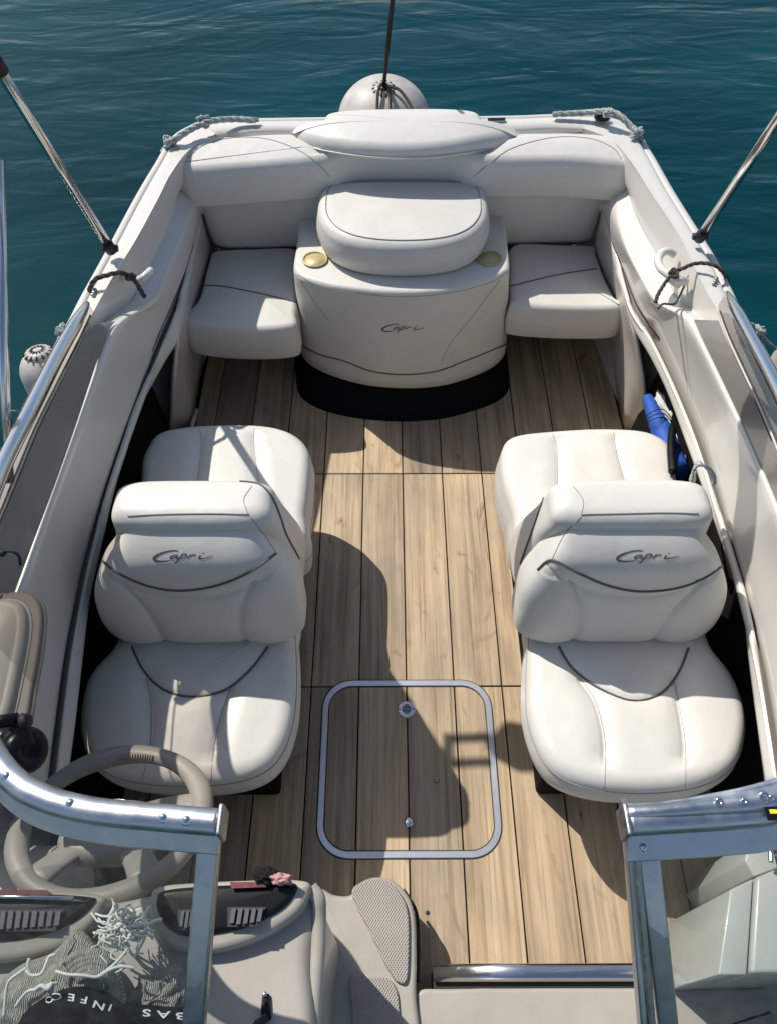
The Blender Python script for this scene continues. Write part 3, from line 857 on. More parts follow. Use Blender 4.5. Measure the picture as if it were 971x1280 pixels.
m = MB(); m.grid([rr(hw+.003, hh+.003, R_+.003, .0008), rr(hw+.0002, hh+.0002, R_, .0008)], True); m.build('gasket', BLKR, hx, smooth=False)
c = U(508, 887, .001)
m = MB(); m.lathe([(.0, .004), (.016, .004), (.0235, .0035), (.026, .0)], frame(c, (0, 0, 1))); dr = m.build('drain_plate', HATCHM, hx, sharp=40)
m = MB()
for k in range(-3, 4):
    ln = math.sqrt(max(.014**2-(k*.0042)**2, 0))
    m.box(c+Vector((0, k*.0042, .0046)), (ln*2, .0022, .001))
m.build('slot', BLKP, dr, smooth=False)
for sx in (-1, 1):
    m = MB(); m.lathe([(.0, .0052), (.0022, .005), (.0024, .0035)], frame(c+Vector((sx*.020, 0, 0)), (0, 0, 1)), 12); m.build('screw', BLKP, dr)
c = U(511, 1028, .001); m = MB(); m.lathe([(.0, .0055), (.009, .005), (.0125, .003), (.013, .0)], frame(c, (0, 0, 1))); m.build('latch_button', CHROME, hx)
c = U(545, 975, .001); m = MB(); m.lathe([(.0, .001), (.003, .001), (.0035, .004), (.006, .004), (.0075, .002), (.008, .0)], frame(c, (0, 0, 1)), 20); m.build('finger_ring', ALU2, hx)
c = U(534, 1141, .0005); m = MB(); m.lathe([(.0, .001), (.005, .001), (.0055, .0)], frame(c, (0, 0, 1)), 20)
tag(m.build('floor_plug', BLKR), 'tiny black round plug in the plank near the step', 'plug')

# ------------------------------------------------------------------ side windscreen panels and rails
railL = P3([(110,379,.85),(100,396,.87),(75,440,.91),(40,510,.96),(0,592,1.0),(-28,680,1.06),(-38,780,1.10),(-34,870,1.13),(-12,935,1.15),(20,977,1.15),(62,1000,1.15),(120,1014,1.15),(200,1022,1.15),(274,1028,1.15)])
railR = P3([(908,366,.85),(917,384,.87),(940,427,.91),(974,492,.96),(1012,580,1.0),(1045,670,1.06),(1060,770,1.10),(1060,860,1.13),(1045,935,1.15),(1015,985,1.15),(971,1012,1.15),(910,1020,1.15),(850,1024,1.15),(784,1028,1.15)])
wsL = empty('windscreen', U(200, 1022, 1.15), 'curved aluminium windscreen frame on the left over the steering wheel', 'windscreen', 'windscreen halves')
wsR = empty('windscreen', U(860, 1022, 1.15), 'straight blue-grey windscreen frame on the right with a wide hinge post', 'windscreen', 'windscreen halves')
# rail: rounded extrusion (side part slimmer), then lip strip below it
def rail(pts, par, n1, mt):
    s = catmull(pts, 10); 
    side_ = s[:n1*10+1]; front = s[n1*10:]
    m = MB(); rr_ = [min(.006+.0008*i, .0165) for i in range(len(side_))]
    m.tube(side_, rr_, 14); m.build('side_rail', CHROME if mt is ALU else mt, par)
    m = MB(); m.tube(front, .0165, 16); fr = m.build('top_rail', mt, par)
    return side_, front
sL, fL = rail(railL, wsL, 6, ALU)
sR, fR = rail(railR, wsR, 6, ALU)
def strip(path, off0, off1, th, name, mt, par):
    m = MB(); rows = []
    a = [p+o for p, o in zip(path, off0)]; b_ = [p+o for p, o in zip(path, off1)]
    up = Vector((0, 0, th))
    m.grid([a, [v+up for v in a], [v+up for v in b_], b_, a]); 
    n = len(path)
    m.add([a[0], a[0]+up, b_[0]+up, b_[0]], [[0, 1, 2, 3]]); m.add([a[-1], a[-1]+up, b_[-1]+up, b_[-1]], [[0, 1, 2, 3]])
    return m.build(name, mt, par, sharp=40)
def inward(path, sg):
    o = []
    for i in range(len(path)):
        t = (path[min(i+1, len(path)-1)]-path[max(i-1, 0)]); t.z = 0; t.normalize()
        nrm = Vector((t.y, -t.x, 0))*sg
        o.append(nrm)
    return o
# front lip hangs forward (towards the bow) and down from the rail
iL = inward(fL, 1)
strip(fL, [v*.010+Vector((0, 0, -.016)) for v in iL], [v*.030+Vector((0, 0, -.038)) for v in iL], .006, 'glass_channel', ALU, wsL)
iR = inward(fR, -1)
strip(fR, [v*.010+Vector((0, 0, -.016)) for v in iR], [v*.038+Vector((0, 0, -.040)) for v in iR], .006, 'glass_channel', ALU, wsR)
# screws on the left rail
for px, py in ((8,968),(88,1002),(204,1020),(233,1023)):
    tr_ = None
    c = U(px, py+3, 1.163); m = MB(); M = frame(c, (-.1, -.55, .85))
    m.lathe([(.0, .0045), (.0024, .0048), (.0046, .0035), (.0064, .002), (.0068, .0)], M, 16); m.build('screw', CHROME, wsL)
# end cap
def cap(p, par, sg):
    m = MB(); m.box(p+Vector((sg*.004, .0, -.002)), (.007, .038, .040)); m.build('end_cap', ALU2, par, bevel=.003)
cap(fL[-1], wsL, 1); cap(fR[-1], wsR, -1)
# left upright
def upright(p0, p1, wd, th, name, mt, par):
    d = (p1-p0); M = frame((p0+p1)/2, d, (1, 0, 0)); m = MB(); 
    R3 = M.to_3x3()
    m.box((p0+p1)/2, (wd, th, d.length), R3.to_4x4()); return m.build(name, mt, par, bevel=.003, smooth=True)
botz = .78
upright(U(262,1046,1.118), U(236,1340,botz+.03), .027, .016, 'upright', ALU, wsL)
upright(U(273,1046,1.108), U(249,1340,botz+.02), .007, .026, 'upright_edge', ALU2, wsL)
upright(U(808,1052,1.112), U(841,1340,botz+.03), .027, .014, 'upright', ALU, wsR)
upright(U(789,1030,1.125), U(818,1340,botz+.03), .009, .030, 'hinge_channel', ALU2, wsR)
upright(U(781,1004,1.135), U(807,1340,botz+.03), .010, .026, 'hinge_leaf', ALU, wsR)
c = U(804,1060,1.128); m = MB(); m.lathe([(.0, .003), (.0025, .003), (.0042, .001), (.0045, 0)], frame(c, (0, -.5, .8)), 14); m.build('screw', CHROME, wsR)
# upper flange on the right half
fl_t = P3([(783,1006,1.155),(830,1002,1.16),(880,993,1.165),(930,983,1.17),(990,966,1.175)])
fl_b = P3([(783,1022,1.160),(830,1020,1.162),(880,1018,1.162),(930,1016,1.162),(990,1012,1.162)])
a_, b_ = resample(catmull(fl_t, 6), 30), resample(catmull(fl_b, 6), 30)
m = MB(); rows = []
for k in range(7):
    t = k/6; rows.append([p.lerp(q, t)+Vector((0, 0, .006*math.sin(math.pi*t)-.004*math.sin(math.pi*t*2))) for p, q in zip(a_, b_)])
m.grid(rows); flo = m.build('flange', ALU, wsR, solid=.004)
for px, py, s_ in ((897,1002,.0055),(928,1001,.004),(953,996,.007),(962,997,.004)):
    c = U(px, py, 1.174); m = MB(); m.lathe([(.0, .004), (s_*.45, .004), (s_*.5, .0055), (s_, .004), (s_*1.1, .0)], frame(c, (0, -.35, .9)), 16); m.build('screw', CHROME, wsR)
c = U(965, 1017, 1.172); m = MB(); m.box(c, (.016, .016, .002)); st = m.build('sticker', BLKP, wsR, smooth=False)
m = MB(); m.box(c+Vector((0.001, .002, .0016)), (.009, .005, .001)); m.build('sticker_mark', YELL, st, smooth=False)
# corner bracket inside the right frame
# glass panes
def pane(path, off, botpts, par, name='glass'):
    a = [p+o for p, o in zip(path, off)]; b_ = resample(botpts, len(a))
    m = MB(); m.grid([a, b_]); return m.build(name, GLASS, par)
gl = resample(fL[:-3], 30); 
offL = [v*.024+Vector((0, 0, -.050)) for v in inward(gl, 1)]
botL = P3([(-330,1180,.80),(-250,1300,.79),(-120,1370,.79),(60,1400,.77),(245,1400,.77)])
pane(gl, offL, resample(catmull(botL, 6), 30), wsL)
gr = resample(fR, 30); offR = [v*.030+Vector((0, 0, -.052)) for v in inward(gr, -1)]
botR = P3([(1330,1180,.80),(1240,1300,.79),(1120,1370,.79),(980,1400,.77),(838,1400,.77)])
pane(gr, offR, resample(catmull(botR, 6), 30), wsR)
# solid side panels between the rail and the coaming crest
def sidepanel(path, Dpts, par, sg):
    a = resample(path, 60); b_ = resample(catmull(P3(Dpts), 6), 60)
    rows = []
    for k in range(9):
        t = k/8; rows.append([p.lerp(q, t)+Vector((-sg*.012*math.sin(math.pi*t), 0, -.006*math.sin(math.pi*t))) for p, q in zip(a, b_)])
    m = MB(); m.grid(rows); o = m.build('side_glass', GLASSB, par)
    # trim beads along the foot
    for j, rz in ((0, .0035), (1, .002)):
        m = MB(); m.tube([p.lerp(q, .985-.10*j)+Vector((-sg*.004, 0, .003)) for p, q in zip(a, b_)], rz, 8); m.build('bead', mat('bead', (.5, .49, .47), .3) if j == 0 else BLKR, par)
    return o
sidepanel(sL, [(112,397,.813),(98,428,.84),(72,480,.85),(45,534,.858),(20,595,.858),(-5,655,.858),(-28,705,.858),(-50,760,.858)], wsL, -1)
sidepanel(sR, [(900,393,.813),(911,424,.84),(932,470,.85),(955,519,.858),(980,582,.858),(1005,645,.858),(1028,690,.858),(1052,740,.858)], wsR, 1)

# ------------------------------------------------------------------ bimini frame (the folded canopy itself is above the picture)
def pole(name, pts, r, lab, cat='pole', grp=None, mt=CHROME):
    pass
bf = empty('bimini_frame', (0, 1.5, .8), 'polished steel canopy frame with its two poles rising from the gunwales', 'canopy frame')
def arm(base, up, sg):
    b0 = U(*base); u0 = U(*up); d = (u0-b0).normalized()
    top = b0+d*((1.64-b0.z)/d.z)
    m = MB(); m.tube([b0+d*.02, top], .0125, 14); m.build('pole', CHROME, bf)
    m = MB(); m.tube([b0-d*.005, b0+d*.03], .016, 14); m.tube([b0+d*.0+Vector((-.02, 0, .004)), b0+Vector((.02, 0, .004))], .010, 12); m.build('mount', BLKR, bf)
    c = b0+d*.585
    m = MB(); m.tube([c, c+d*.06], .0175, 14); m.build('pole_joint', BLKR, bf)
    return b0, top
bl, tl = arm((139,312,.83), (0,88,1.39), -1)
br, tr2 = arm((874,297,.83), (985,128,1.31), 1)
# folded canvas across the top, between the two arms
a_ = Vector((-.76, 1.66, 1.65)); b_ = Vector((.82, 1.66, 1.65))
for sg in (-1, 1):
    e_ = tl if sg < 0 else tr2; cc_ = a_ if sg < 0 else b_
    for dy in (-.035, .035):
        m = MB(); m.tube([Vector((e_.x, 1.655+dy, 1.65)), cc_+Vector((0, dy, 0))], .0125, 10); m.build('cross_tube', CHROME, bf)
    m = MB(); m.tube([e_, Vector((e_.x, 1.70, 1.65))], .0125, 10); m.build('cross_tube', CHROME, bf)
pts = [a_.lerp(b_, k/24)+Vector((0, .012*math.sin(k*1.7), .010*math.sin(k*2.3))) for k in range(25)]
m = MB(); m.tube(pts, [.02 if k in (0, 24) else .066+.010*math.sin(k*2.9) for k in range(25)], 16, flat=.8); m.build('folded_canopy', CANVAS, bf)
# second strut close to the left edge
p0, p1 = U(9, 600, .90), U(0, 240, 1.28)
d = (p1-p0).normalized()
m = MB(); m.tube([p0, p1+d*.06], .0105, 14); m.build('strut', CHROME, bf)
q0, q1 = U(7, 560, .93), U(7, 522, .98)
m = MB(); m.tube([U(9,603,.895), q0], .014, 12); m.tube([q0.lerp(q1, .35), q1], .0135, 12); m.build('strut_fitting', BLKR, bf)

# ------------------------------------------------------------------ cleats, ropes, fenders
def cleat(px, py, sg, lab):
    r = empty('cleat', U(px, py, .76), lab, 'cleat', 'white loop cleats on the side decks')
    if sg < 0:
        m = MB(); m.tube(catmull(P3([(172,350,.765),(178,348,.785),(184,343,.79),(189,338,.785)]), 6), .0105, 12); m.build('horn', GEL, r)
        m = MB(); m.tube(catmull(P3([(150,345,.755),(158,346,.775),(168,349,.775),(174,352,.76)]), 6), .012, 12); m.build('horn', GEL, r)
    else:
        m = MB(); m.tube(catmull(P3([(856,352,.775),(848,350,.79),(836,344,.79),(826,336,.79),(822,326,.79),(826,317,.79),(834,314,.79),(842,318,.78)]), 6), .0115, 12); m.build('horn', GEL, r)
        m = MB(); m.tube(catmull(P3([(835,340,.77),(842,349,.77),(850,356,.76)]), 6), .016, 12); m.build('foot', GEL, r)
    return r
cleat(165, 348, -1, 'white horn cleat tied with dark rope on the left side deck')
cleat(840, 340, 1, 'white loop cleat tied with dark rope on the right side deck')
def rope(name, paths, r, mt, lab, twist=True):
    m = MB()
    for pts, rr_ in paths:          # three strands laid round each other
        q = catmull(pts, 8); R0 = rr_ or r; Ln = sum((b_-a_).length for a_, b_ in zip(q, q[1:]))
        q = resample(q, max(8, min(160, int(Ln/(R0*.9))))); nrm = None; fr = []
        for i, p in enumerate(q):
            t = (q[min(i+1, len(q)-1)]-q[max(i-1, 0)]).normalized()
            if nrm is None: nrm = Vector((0, 0, 1)) if abs(t.z) < .9 else Vector((1, 0, 0))
            nrm = (nrm-t*nrm.dot(t)).normalized(); fr.append((p, nrm.copy(), t.cross(nrm)))
        for k in range(3):
            m.tube([p+(a_*math.cos(i*.62+k*2.094)+b_*math.sin(i*.62+k*2.094))*R0*.52 for i, (p, a_, b_) in enumerate(fr)], R0*.56, 6)
    return tag(m.build(name, mt), lab, 'rope')
def knot(c, R, r, n=26, seed=1):
    rnd = random.Random(seed); return [c+Vector((rnd.uniform(-R, R), rnd.uniform(-R, R), rnd.uniform(-R*.5, R*.6))) for _ in range(n)]
rope('mooring_rope', [(P3([(108,378,.60),(112,362,.79),(120,349,.83),(135,344,.83),(148,341,.825),(160,344,.805),(170,352,.80),(176,362,.79),(181,371,.785)]), .0065),
    (knot(U(165,348,.80), .016, .005, 12, 3), .0055)], .006, ROPEG, 'dark weathered rope tied round the left cleat and over the gunwale')
rope('mooring_rope', [(P3([(912,362,.60),(906,345,.79),(895,333,.83),(880,329,.83),(866,330,.825),(852,336,.815),(842,340,.81),(832,352,.80),(822,368,.79),(819,378,.785)]), .0055),
    (P3([(843,338,.82),(838,345,.815),(846,346,.815),(842,336,.82),(836,342,.82)]), .005),
    (P3([(866,332,.80),(858,350,.76),(848,372,.76),(842,380,.785),(828,380,.79),(822,386,.79)]), .003)], .006, ROPEG, 'dark weathered rope tied round the right cleat and over the gunwale')
def corner_rope(pts, ks, lab, seed):
    paths = [(P3(pts), .0095), ([v+Vector((.008, .012, -.004)) for v in P3(pts)], .008)]
    for i, k in enumerate(ks): paths.append((knot(U(*k), .020, .006, 12, seed+i), .0065))
    rope('corner_rope', paths, .007, ROPEW, lab)
corner_rope([(320,151,.82),(290,149,.83),(262,152,.85),(240,161,.84),(222,172,.83),(210,182,.80),(204,190,.75)], [(255,152,.85),(212,176,.82)], 'white and teal rope knotted at the left stern corner', 5)
corner_rope([(690,143,.82),(730,141,.83),(756,139,.85),(772,144,.85),(785,156,.83),(796,168,.81),(804,186,.75)], [(760,141,.85),(794,165,.82)], 'white and teal rope knotted at the right stern corner', 9)
m = MB(); m.lathe([(.0, .02), (.02, .018), (.026, .008), (.028, 0)], frame(U(752,147,.81), (0, 0, 1)), 16)
tag(m.build('stern_light', BLKR), 'small black fitting beside the rope knot on the right stern corner', 'deck fitting')
for px, py, lb in ((118, 366, 'small dark snap fastener on the left gunwale'), (893, 352, 'small dark snap fastener on the right gunwale')):
    m = MB()
    for k in range(3): m.lathe([(.0, .006), (.005, .005), (.006, 0)], frame(U(px+k*1.5-1.5, py-k*3+3, .805), (0, 0, 1)), 12)
    tag(m.build('snap_fastener', ALU2), lb, 'fastener')

def fender(c, R, axis, lab, squash=1.0, hole=True, L=0, rot=None):
    r = empty('fender', c, lab, 'fender')
    m = MB(); prof = [(0.001, R*squash+L)]
    for k in range(1, 16): a = math.pi/2*k/15; prof.append((R*math.sin(a)**.9, (R*squash)*math.cos(a)+L))
    for k in range(1, 16): a = math.pi/2*(1+k/15); prof.append((max(R*math.sin(a), .001), (R*squash)*math.cos(a)-L))
    M = frame(c, axis); m.lathe(prof, M, 48); m.build('body', FEND, r)
    # dark moulded eye on top
    m = MB(); m.lathe([(.0, .012), (.030, .010), (.040, .004), (.044, -.01)], M @ Matrix.Translation((0, 0, R*squash+L-.004)), 24); e = m.build('eye_boss', FEND, r)
    m = MB()
    for k in range(14):
        a = 2*math.pi*k/14; T_m = M @ Matrix.Translation((0, 0, R*squash+L+.005)) @ Matrix.Rotation(a, 4, 'Z')
        m.tube([T_m @ Vector((.014, 0, .003)), T_m @ Vector((.046, 0, -.008))], .0032, 6)
    m.build('eye_rib', BLKR, e)
    return r, M
fc_ = U(480, 152, .52)
f, M = fender(fc_, .190, (0.0, -.25, 1), 'large round off-white mooring buoy floating behind the transom', .82)
m = MB(); top = M @ Vector((0, 0, .165)); 
up_ = U(491, -6, 1.1)
m.tube([top, top.lerp(up_, .5), up_, up_+(up_-top)*.3], .008, 8)
tag(m.build('stern_line', BLKR), 'thin black line rising from the round buoy out of the picture', 'rope')
m = MB()
for dx in (-.022, .022):
    m.tube(catmull([top+Vector((dx*.3, 0, .01)), top+Vector((dx, -.04, .0)), top+Vector((dx*1.2, -.12, -.05)), top+Vector((dx*1.2, -.22, -.03))], 6), .006, 8)
m.tube(catmull([top, top+Vector((.06, -.03, 0)), top+Vector((.11, -.10, -.04)), top+Vector((.13, -.18, -.08))], 6), .006, 8)
tag(m.build('buoy_rope', ROPEG), 'grey ropes tied to the eye of the round stern buoy', 'rope')
fender(U(78, 508, .34), .078, (-.05, .15, 1), 'long off-white fender hanging outside the left gunwale', 1, L=.13)
fender(U(990, 462, .46), .075, (.12, .1, 1), 'off-white fender just showing outside the right gunwale', 1, L=.12)
rope('fender_rope', [(P3([(80,408,.80),(76,420,.78),(70,436,.7),(62,452,.56)]), .006), (knot(U(78,412,.80), .016, .005, 12, 31), .005)], .006, ROPEW, 'knotted cord holding the left fender to the rail')
rope('fender_rope', [(P3([(936,405,.84),(948,412,.80),(955,425,.76),(968,436,.64)]), .006), (knot(U(946,412,.82), .018, .005, 12, 41), .005)], .006, ROPEW, 'knotted cord holding the right fender to the rail')

# ------------------------------------------------------------------ things in the right side pocket
gb = empty('blue_pump', U(825, 520, .25), 'blue inflatable cylinder with cord stored in the right side pocket', 'inflatable')
m = MB(); m.tube(catmull(P3([(808,496,.30),(818,520,.32),(830,548,.34),(842,590,.36)]), 8), [.010]+[.018+.0011*k+.0015*math.sin(k*2.7) for k in range(24)], 20); m.build('body', BLUE, gb)
m = MB()
for k, y in enumerate((514, 519, 524)):
    m.tube(catmull(P3([(806,y+6,.36),(816,y,.385),(829,y-2,.37),(838,y+8,.33)]), 6), .0016, 6)
m.build('cord', BLKR, gb)
m = MB(); m.tube(catmull(P3([(840,535,.42),(838,560,.42),(840,590,.42)]), 6), .012, 10)
tag(m.build('black_tube', BLKP), 'short black tube standing beside the blue inflatable', 'tube')
def blob(name, c, sx, sy, sz, mt, lab, cat, parent=None, amp=.25, seed=0, fr=9, rz=0):
    V = []; Fc = []; n1, n2 = 40, 24
    for i in range(n2+1):
        for j in range(n1):
            th = math.pi*i/n2; ph = 2*math.pi*j/n1
            d = Vector((math.sin(th)*math.cos(ph), math.sin(th)*math.sin(ph), math.cos(th)))
            k = 1+amp*noise.noise(d*fr*.25+Vector((seed, 0, 0)))+amp*.4*noise.noise(d*fr+Vector((seed, 3, 0)))
            v = Vector((d.x*sx*k, d.y*sy*k, d.z*sz*k)); v.rotate(Matrix.Rotation(rz, 3, 'Z')); V.append(c+v)
    for i in range(n2):
        for j in range(n1):
            Fc.append([i*n1+j, i*n1+(j+1) % n1, (i+1)*n1+(j+1) % n1, (i+1)*n1+j])
    o = mk(name, V, Fc, mt, parent)
    if parent is None: tag(o, lab, cat)
    return o
blob('white_bag', U(845, 535, .28), .05, .14, .05, WHITEB, 'crumpled white bag behind the blue inflatable in the right pocket', 'bag', seed=4, amp=.5, rz=rad(12))
blob('blue_pouch', U(853, 582, .30), .04, .045, .035, BLUE, 'small blue pouch in the right pocket below the black tube', 'pouch', seed=8, amp=.4)
m = MB()
for k in range(4):
    m.tube(catmull(P3([(868,590+k*3,.56),(862,600+k*4,.62),(870,583-k*1.5,.69),(884,584+k,.70),(893,596+k*2,.69),(890,606,.62)]), 6), .0035, 8)
tag(m.build('coiled_line', ROPEW), 'pale line looped round the right pocket rim beside the seat', 'rope')
m = MB(); m.prism(P3([(928,872,.2),(955,868,.2),(957,884,.2),(940,884,.2)]), P3([(928,872,.18),(955,868,.18),(957,884,.18),(940,884,.18)]))
tag(m.build('teal_cloth', TEAL, smooth=False), 'scrap of teal cloth beside the right lounge seat', 'cloth')
# bright strip inside the left locker
m = MB(); m.tube(P3([(182,534,.2),(164,600,.2)]), .006, 8)
tag(m.build('paddle_shaft', ALU2), 'thin pale metal shaft stored in the left side pocket', 'shaft')
m = MB(); m.tube(P3([(246,512,.03),(240,534,.03)]), .008, 8)
tag(m.build('table_leg', GEL), 'short pale rod lying by the left wall behind the seat', 'rod')

# ------------------------------------------------------------------ helm
hc = empty('helm_console', U(250, 1150, 0), 'taupe moulded helm console under the left windscreen with black instrument pods', 'console')
# dashboard top: a soft slab
dash = P3([(-160,1130,.78),(-60,1122,.78),(60,1120,.78),(130,1124,.78),(200,1112,.78),(300,1106,.78),(385,1106,.78),(398,1118,.78),(396,1150,.76),(388,1200,.75),(384,1330,.72),(250,1360,.72),(60,1360,.72),(-160,1360,.72)])
dc = Cushion(dash, .76, .10, .022, .004, n=240, bulge=0); dso = dc.build('dash_top', TAUPE2, hc)
# front body under the lip
bt_ = [Vector((v.x, v.y-.004, .68)) for v in dash]; bb_ = [Vector((v.x*(.98), v.y, .0)) for v in dash]
m = MB(); m.prism(bt_, bb_); m.build('body', TAUPE2, hc, bevel=.01)
# raised brows and pods
def pod(outline, zt, hh, brow):
    c = Cushion(P3(brow, zt), zt-.004, hh, .014, .004, n=160, bulge=0); c.build('brow', TAUPE2, hc)
    c = Cushion(P3(outline, zt), zt+.006, .03, .009, .001, n=160, bulge=0); return c.build('instrument_pod', BLKP, hc)
p1_ = pod([(-90,1122),(-20,1116),(50,1117),(112,1121),(118,1127),(98,1148),(60,1167),(10,1177),(-50,1178),(-90,1172)], .80, .05,
    [(-110,1116),(-20,1111),(60,1112),(125,1118),(124,1140),(106,1164),(70,1186),(15,1200),(-50,1203),(-110,1200)])
p2_ = pod([(196,1124),(206,1113),(250,1108),(320,1105),(362,1103),(372,1110),(358,1132),(330,1150),(295,1163),(250,1170),(218,1166),(200,1146)], .80, .05,
    [(186,1120),(198,1106),(250,1101),(320,1098),(372,1098),(388,1106),(378,1134),(350,1158),(308,1178),(258,1190),(212,1186),(190,1160)])
def fins(x0, x1, yt, yb, par, slant=-3, n=9, mt=FINS):
    base = MB(); q = P3([(x0-3,yt-2),(x1+3,yt-2),(x1-8,yb+2),(x0-3,yb+3)], .809); base.prism([v+Vector((0, 0, .002)) for v in q], q); base.build('vent_recess', BLKR, par, smooth=False)
    m = MB()
    for k in range(n):
        xx = x0+(x1-x0)*(k+.3)/n; w_ = (x1-x0)/n*.62
        sh = 1-.35*abs((k+.5)/n-.35)
        q = P3([(xx,yt),(xx+w_,yt),(xx+w_+slant,yt+(yb-yt)*sh),(xx+slant,yt+(yb-yt)*sh)], .813); m.prism([v+Vector((0, 0, .003)) for v in q], q)
    return m.build('vent_fins', mt, par, smooth=False)
fins(-40, 78, 1139, 1162, p1_, n=12)
fins(226, 250, 1139, 1160, p2_, n=4); fins(288, 330, 1136, 1156, p2_, n=5)
m = MB(); q = P3([(-60,1112),(60,1113),(68,1119),(-60,1119)], .812); m.prism([v+Vector((0, 0, .004)) for v in q], q); m.build('red_mesh_insert', REDM, hc, smooth=False)
m = MB(); m.tube(P3([(-60,1121,.816),(20,1121,.816),(92,1123,.816)]), .0032, 8); m.build('bright_trim', CHROME, hc)
m = MB(); q = P3([(288,1103),(338,1103),(336,1109),(290,1111)], .812); m.prism([v+Vector((0, 0, .003)) for v in q], q); m.build('red_insert', REDM, hc, smooth=False)
# latch on the console's flank
m = MB(); q = P3([(329,1240),(338,1243),(340,1275),(326,1278)], .742+.02); m.prism([v+Vector((0, 0, .006)) for v in q], q); la = m.build('door_latch', BLKP, hc, bevel=.002)
m = MB(); m.tube(P3([(330,1250,.772),(329,1262,.776)]), .003, 8); m.tube(P3([(334,1271,.78),(322,1280,.785),(316,1290,.785)]), .006, 10); m.build('latch_bar', BLKR, la)
m = MB(); m.lathe([(.0, .002), (.003, .002), (.004, 0)], frame(U(331,1243,.769), (0, 0, 1)), 12); m.build('screw', CHROME, la)
for sg, xa_, xb_ in ((-1, -1.02, -.68), (1, .78, 1.12)):
    m = MB(); m.box(((xa_+xb_)/2, -.02, .22), (xb_-xa_, .82, .46)); m.build('side_moulding', TAUPE2, hull, bevel=.03)
# side edge roll running towards the bow
m = MB(); m.tube(catmull(P3([(388,1110,.77),(398,1124,.765),(399,1150,.75),(397,1200,.74),(393,1250,.73),(388,1330,.72)]), 8), .012, 12); m.build('edge_roll', TAUPE2, hc)

# steering wheel
wc = U(141, 1025, .66)
wr = empty('steering_wheel', wc, 'taupe leather steering wheel with three spokes, seen through the left windscreen', 'steering wheel')
Nn = Vector((.0, math.cos(rad(64)), math.sin(rad(64)))).normalized()
M = frame(wc, Nn, (1, 0, 0)); Rw = .163
ringp = [M @ Vector((Rw*math.cos(2*math.pi*k/96), Rw*math.sin(2*math.pi*k/96), 0)) for k in range(96)]
m = MB(); m.tube(ringp, [.0190+.0018*math.sin(k*2*math.pi/96*4) for k in range(96)], 18, closed=True, flat=.9); rim = m.build('rim', WHEELM, wr)
m = MB()
for k in range(-7, 8):   # thumb ribs at the far edge of the rim
    a = math.pi/2+k*.035
    m.tube([M @ Vector(((Rw-.0205)*math.cos(a), (Rw-.0205)*math.sin(a), .004)), M @ Vector(((Rw-.013)*math.cos(a), (Rw-.013)*math.sin(a), .0145))], .0016, 6)
m.build('grip_ribs', WHEELM, rim)
# spokes and hub pad (flattened limbs)
m = MB()
for a, w0, w1 in ((168, .030, .020), (12, .034, .022), (232, .026, .020), (308, .030, .022)):
    a = rad(a); pts = [M @ Vector(((.03+.128*t)*math.cos(a), (.03+.128*t)*math.sin(a)+ .010*math.sin(math.pi*t), -.014*(1-t))) for t in [i/8 for i in range(9)]]
    m.tube(pts, [w0+(w1-w0)*i/8 + (.010*(i/8)**4) for i in range(9)], 14, flat=.42, up=Nn)
m.build('spoke', WHEELM, wr)
V = []; n = 48; rows = []
for (k, z) in ((1, -.030), (1.0, -.012), (.96, -.002), (.86, .006), (.6, .010), (.3, .011), (.05, .0115)):
    rows.append([M @ Vector((sgnpow(math.cos(2*math.pi*i/n), .7)*.092*k, (sgnpow(math.sin(2*math.pi*i/n), .7)*.064)*k-.014, z)) for i in range(n)])
m = MB(); m.grid(rows, True); m.add(rows[-1], [list(range(n))]); hub = m.build('hub_pad', WHEELM, wr)
m = MB(); m.tube([M @ Vector((-.075, -.022, .0065)), M @ Vector((-.02, -.034, .011)), M @ Vector((.04, -.036, .0105)), M @ Vector((.078, -.018, .004))], .0012, 6); m.build('hub_seam', BLKR, hub)
m = MB(); m.tube(catmull([M @ Vector((-.018, .030, .011)), M @ Vector((-.004, .038, .011)), M @ Vector((.016, .036, .0105))], 6), .0014, 6)
m.tube(catmull([M @ Vector((-.018, .030, .011)), M @ Vector((-.006, .027, .0115)), M @ Vector((.010, .031, .011))], 6), .0014, 6); m.build('hub_badge', CHROME, hub)
m = MB(); m.tube([M @ Vector((0, 0, -.02)), M @ Vector((0, -.01, -.16))], [.040, .055], 20); m.build('column', BLKP, wr)

# throttle control
th = empty('throttle_control', U(35, 940, .86), 'black throttle lever box mounted on the left coaming beside the wheel', 'throttle')
m = MB(); m.tube(P3([(-30,908,.93),(0,902,.93),(22,899,.93)]), .011, 14); m.build('lever', BLKP, th)
m = MB(); m.lathe([(.0, .012), (.010, .012), (.012, .006), (.014, 0)], frame(U(29,902,.93), (1, .1, .2)), 16); m.build('button', BLKR, th)
m = MB(); m.lathe([(.0, .012), (.010, .010), (.013, .018), (.030, .016), (.038, .004), (.040, -.03), (.0, -.03)], frame(U(32,938,.89), (.75, -.2, .6)), 32); m.build('pivot', BLKP, th)
m = MB(); m.tube(catmull(P3([(20,905,.92),(30,918,.91),(36,932,.90)]), 6), .013, 12); m.tube(catmull(P3([(-20,930,.86),(5,925,.87),(20,935,.87)]), 6), .028, 14); m.build('housing', BLKP, th)

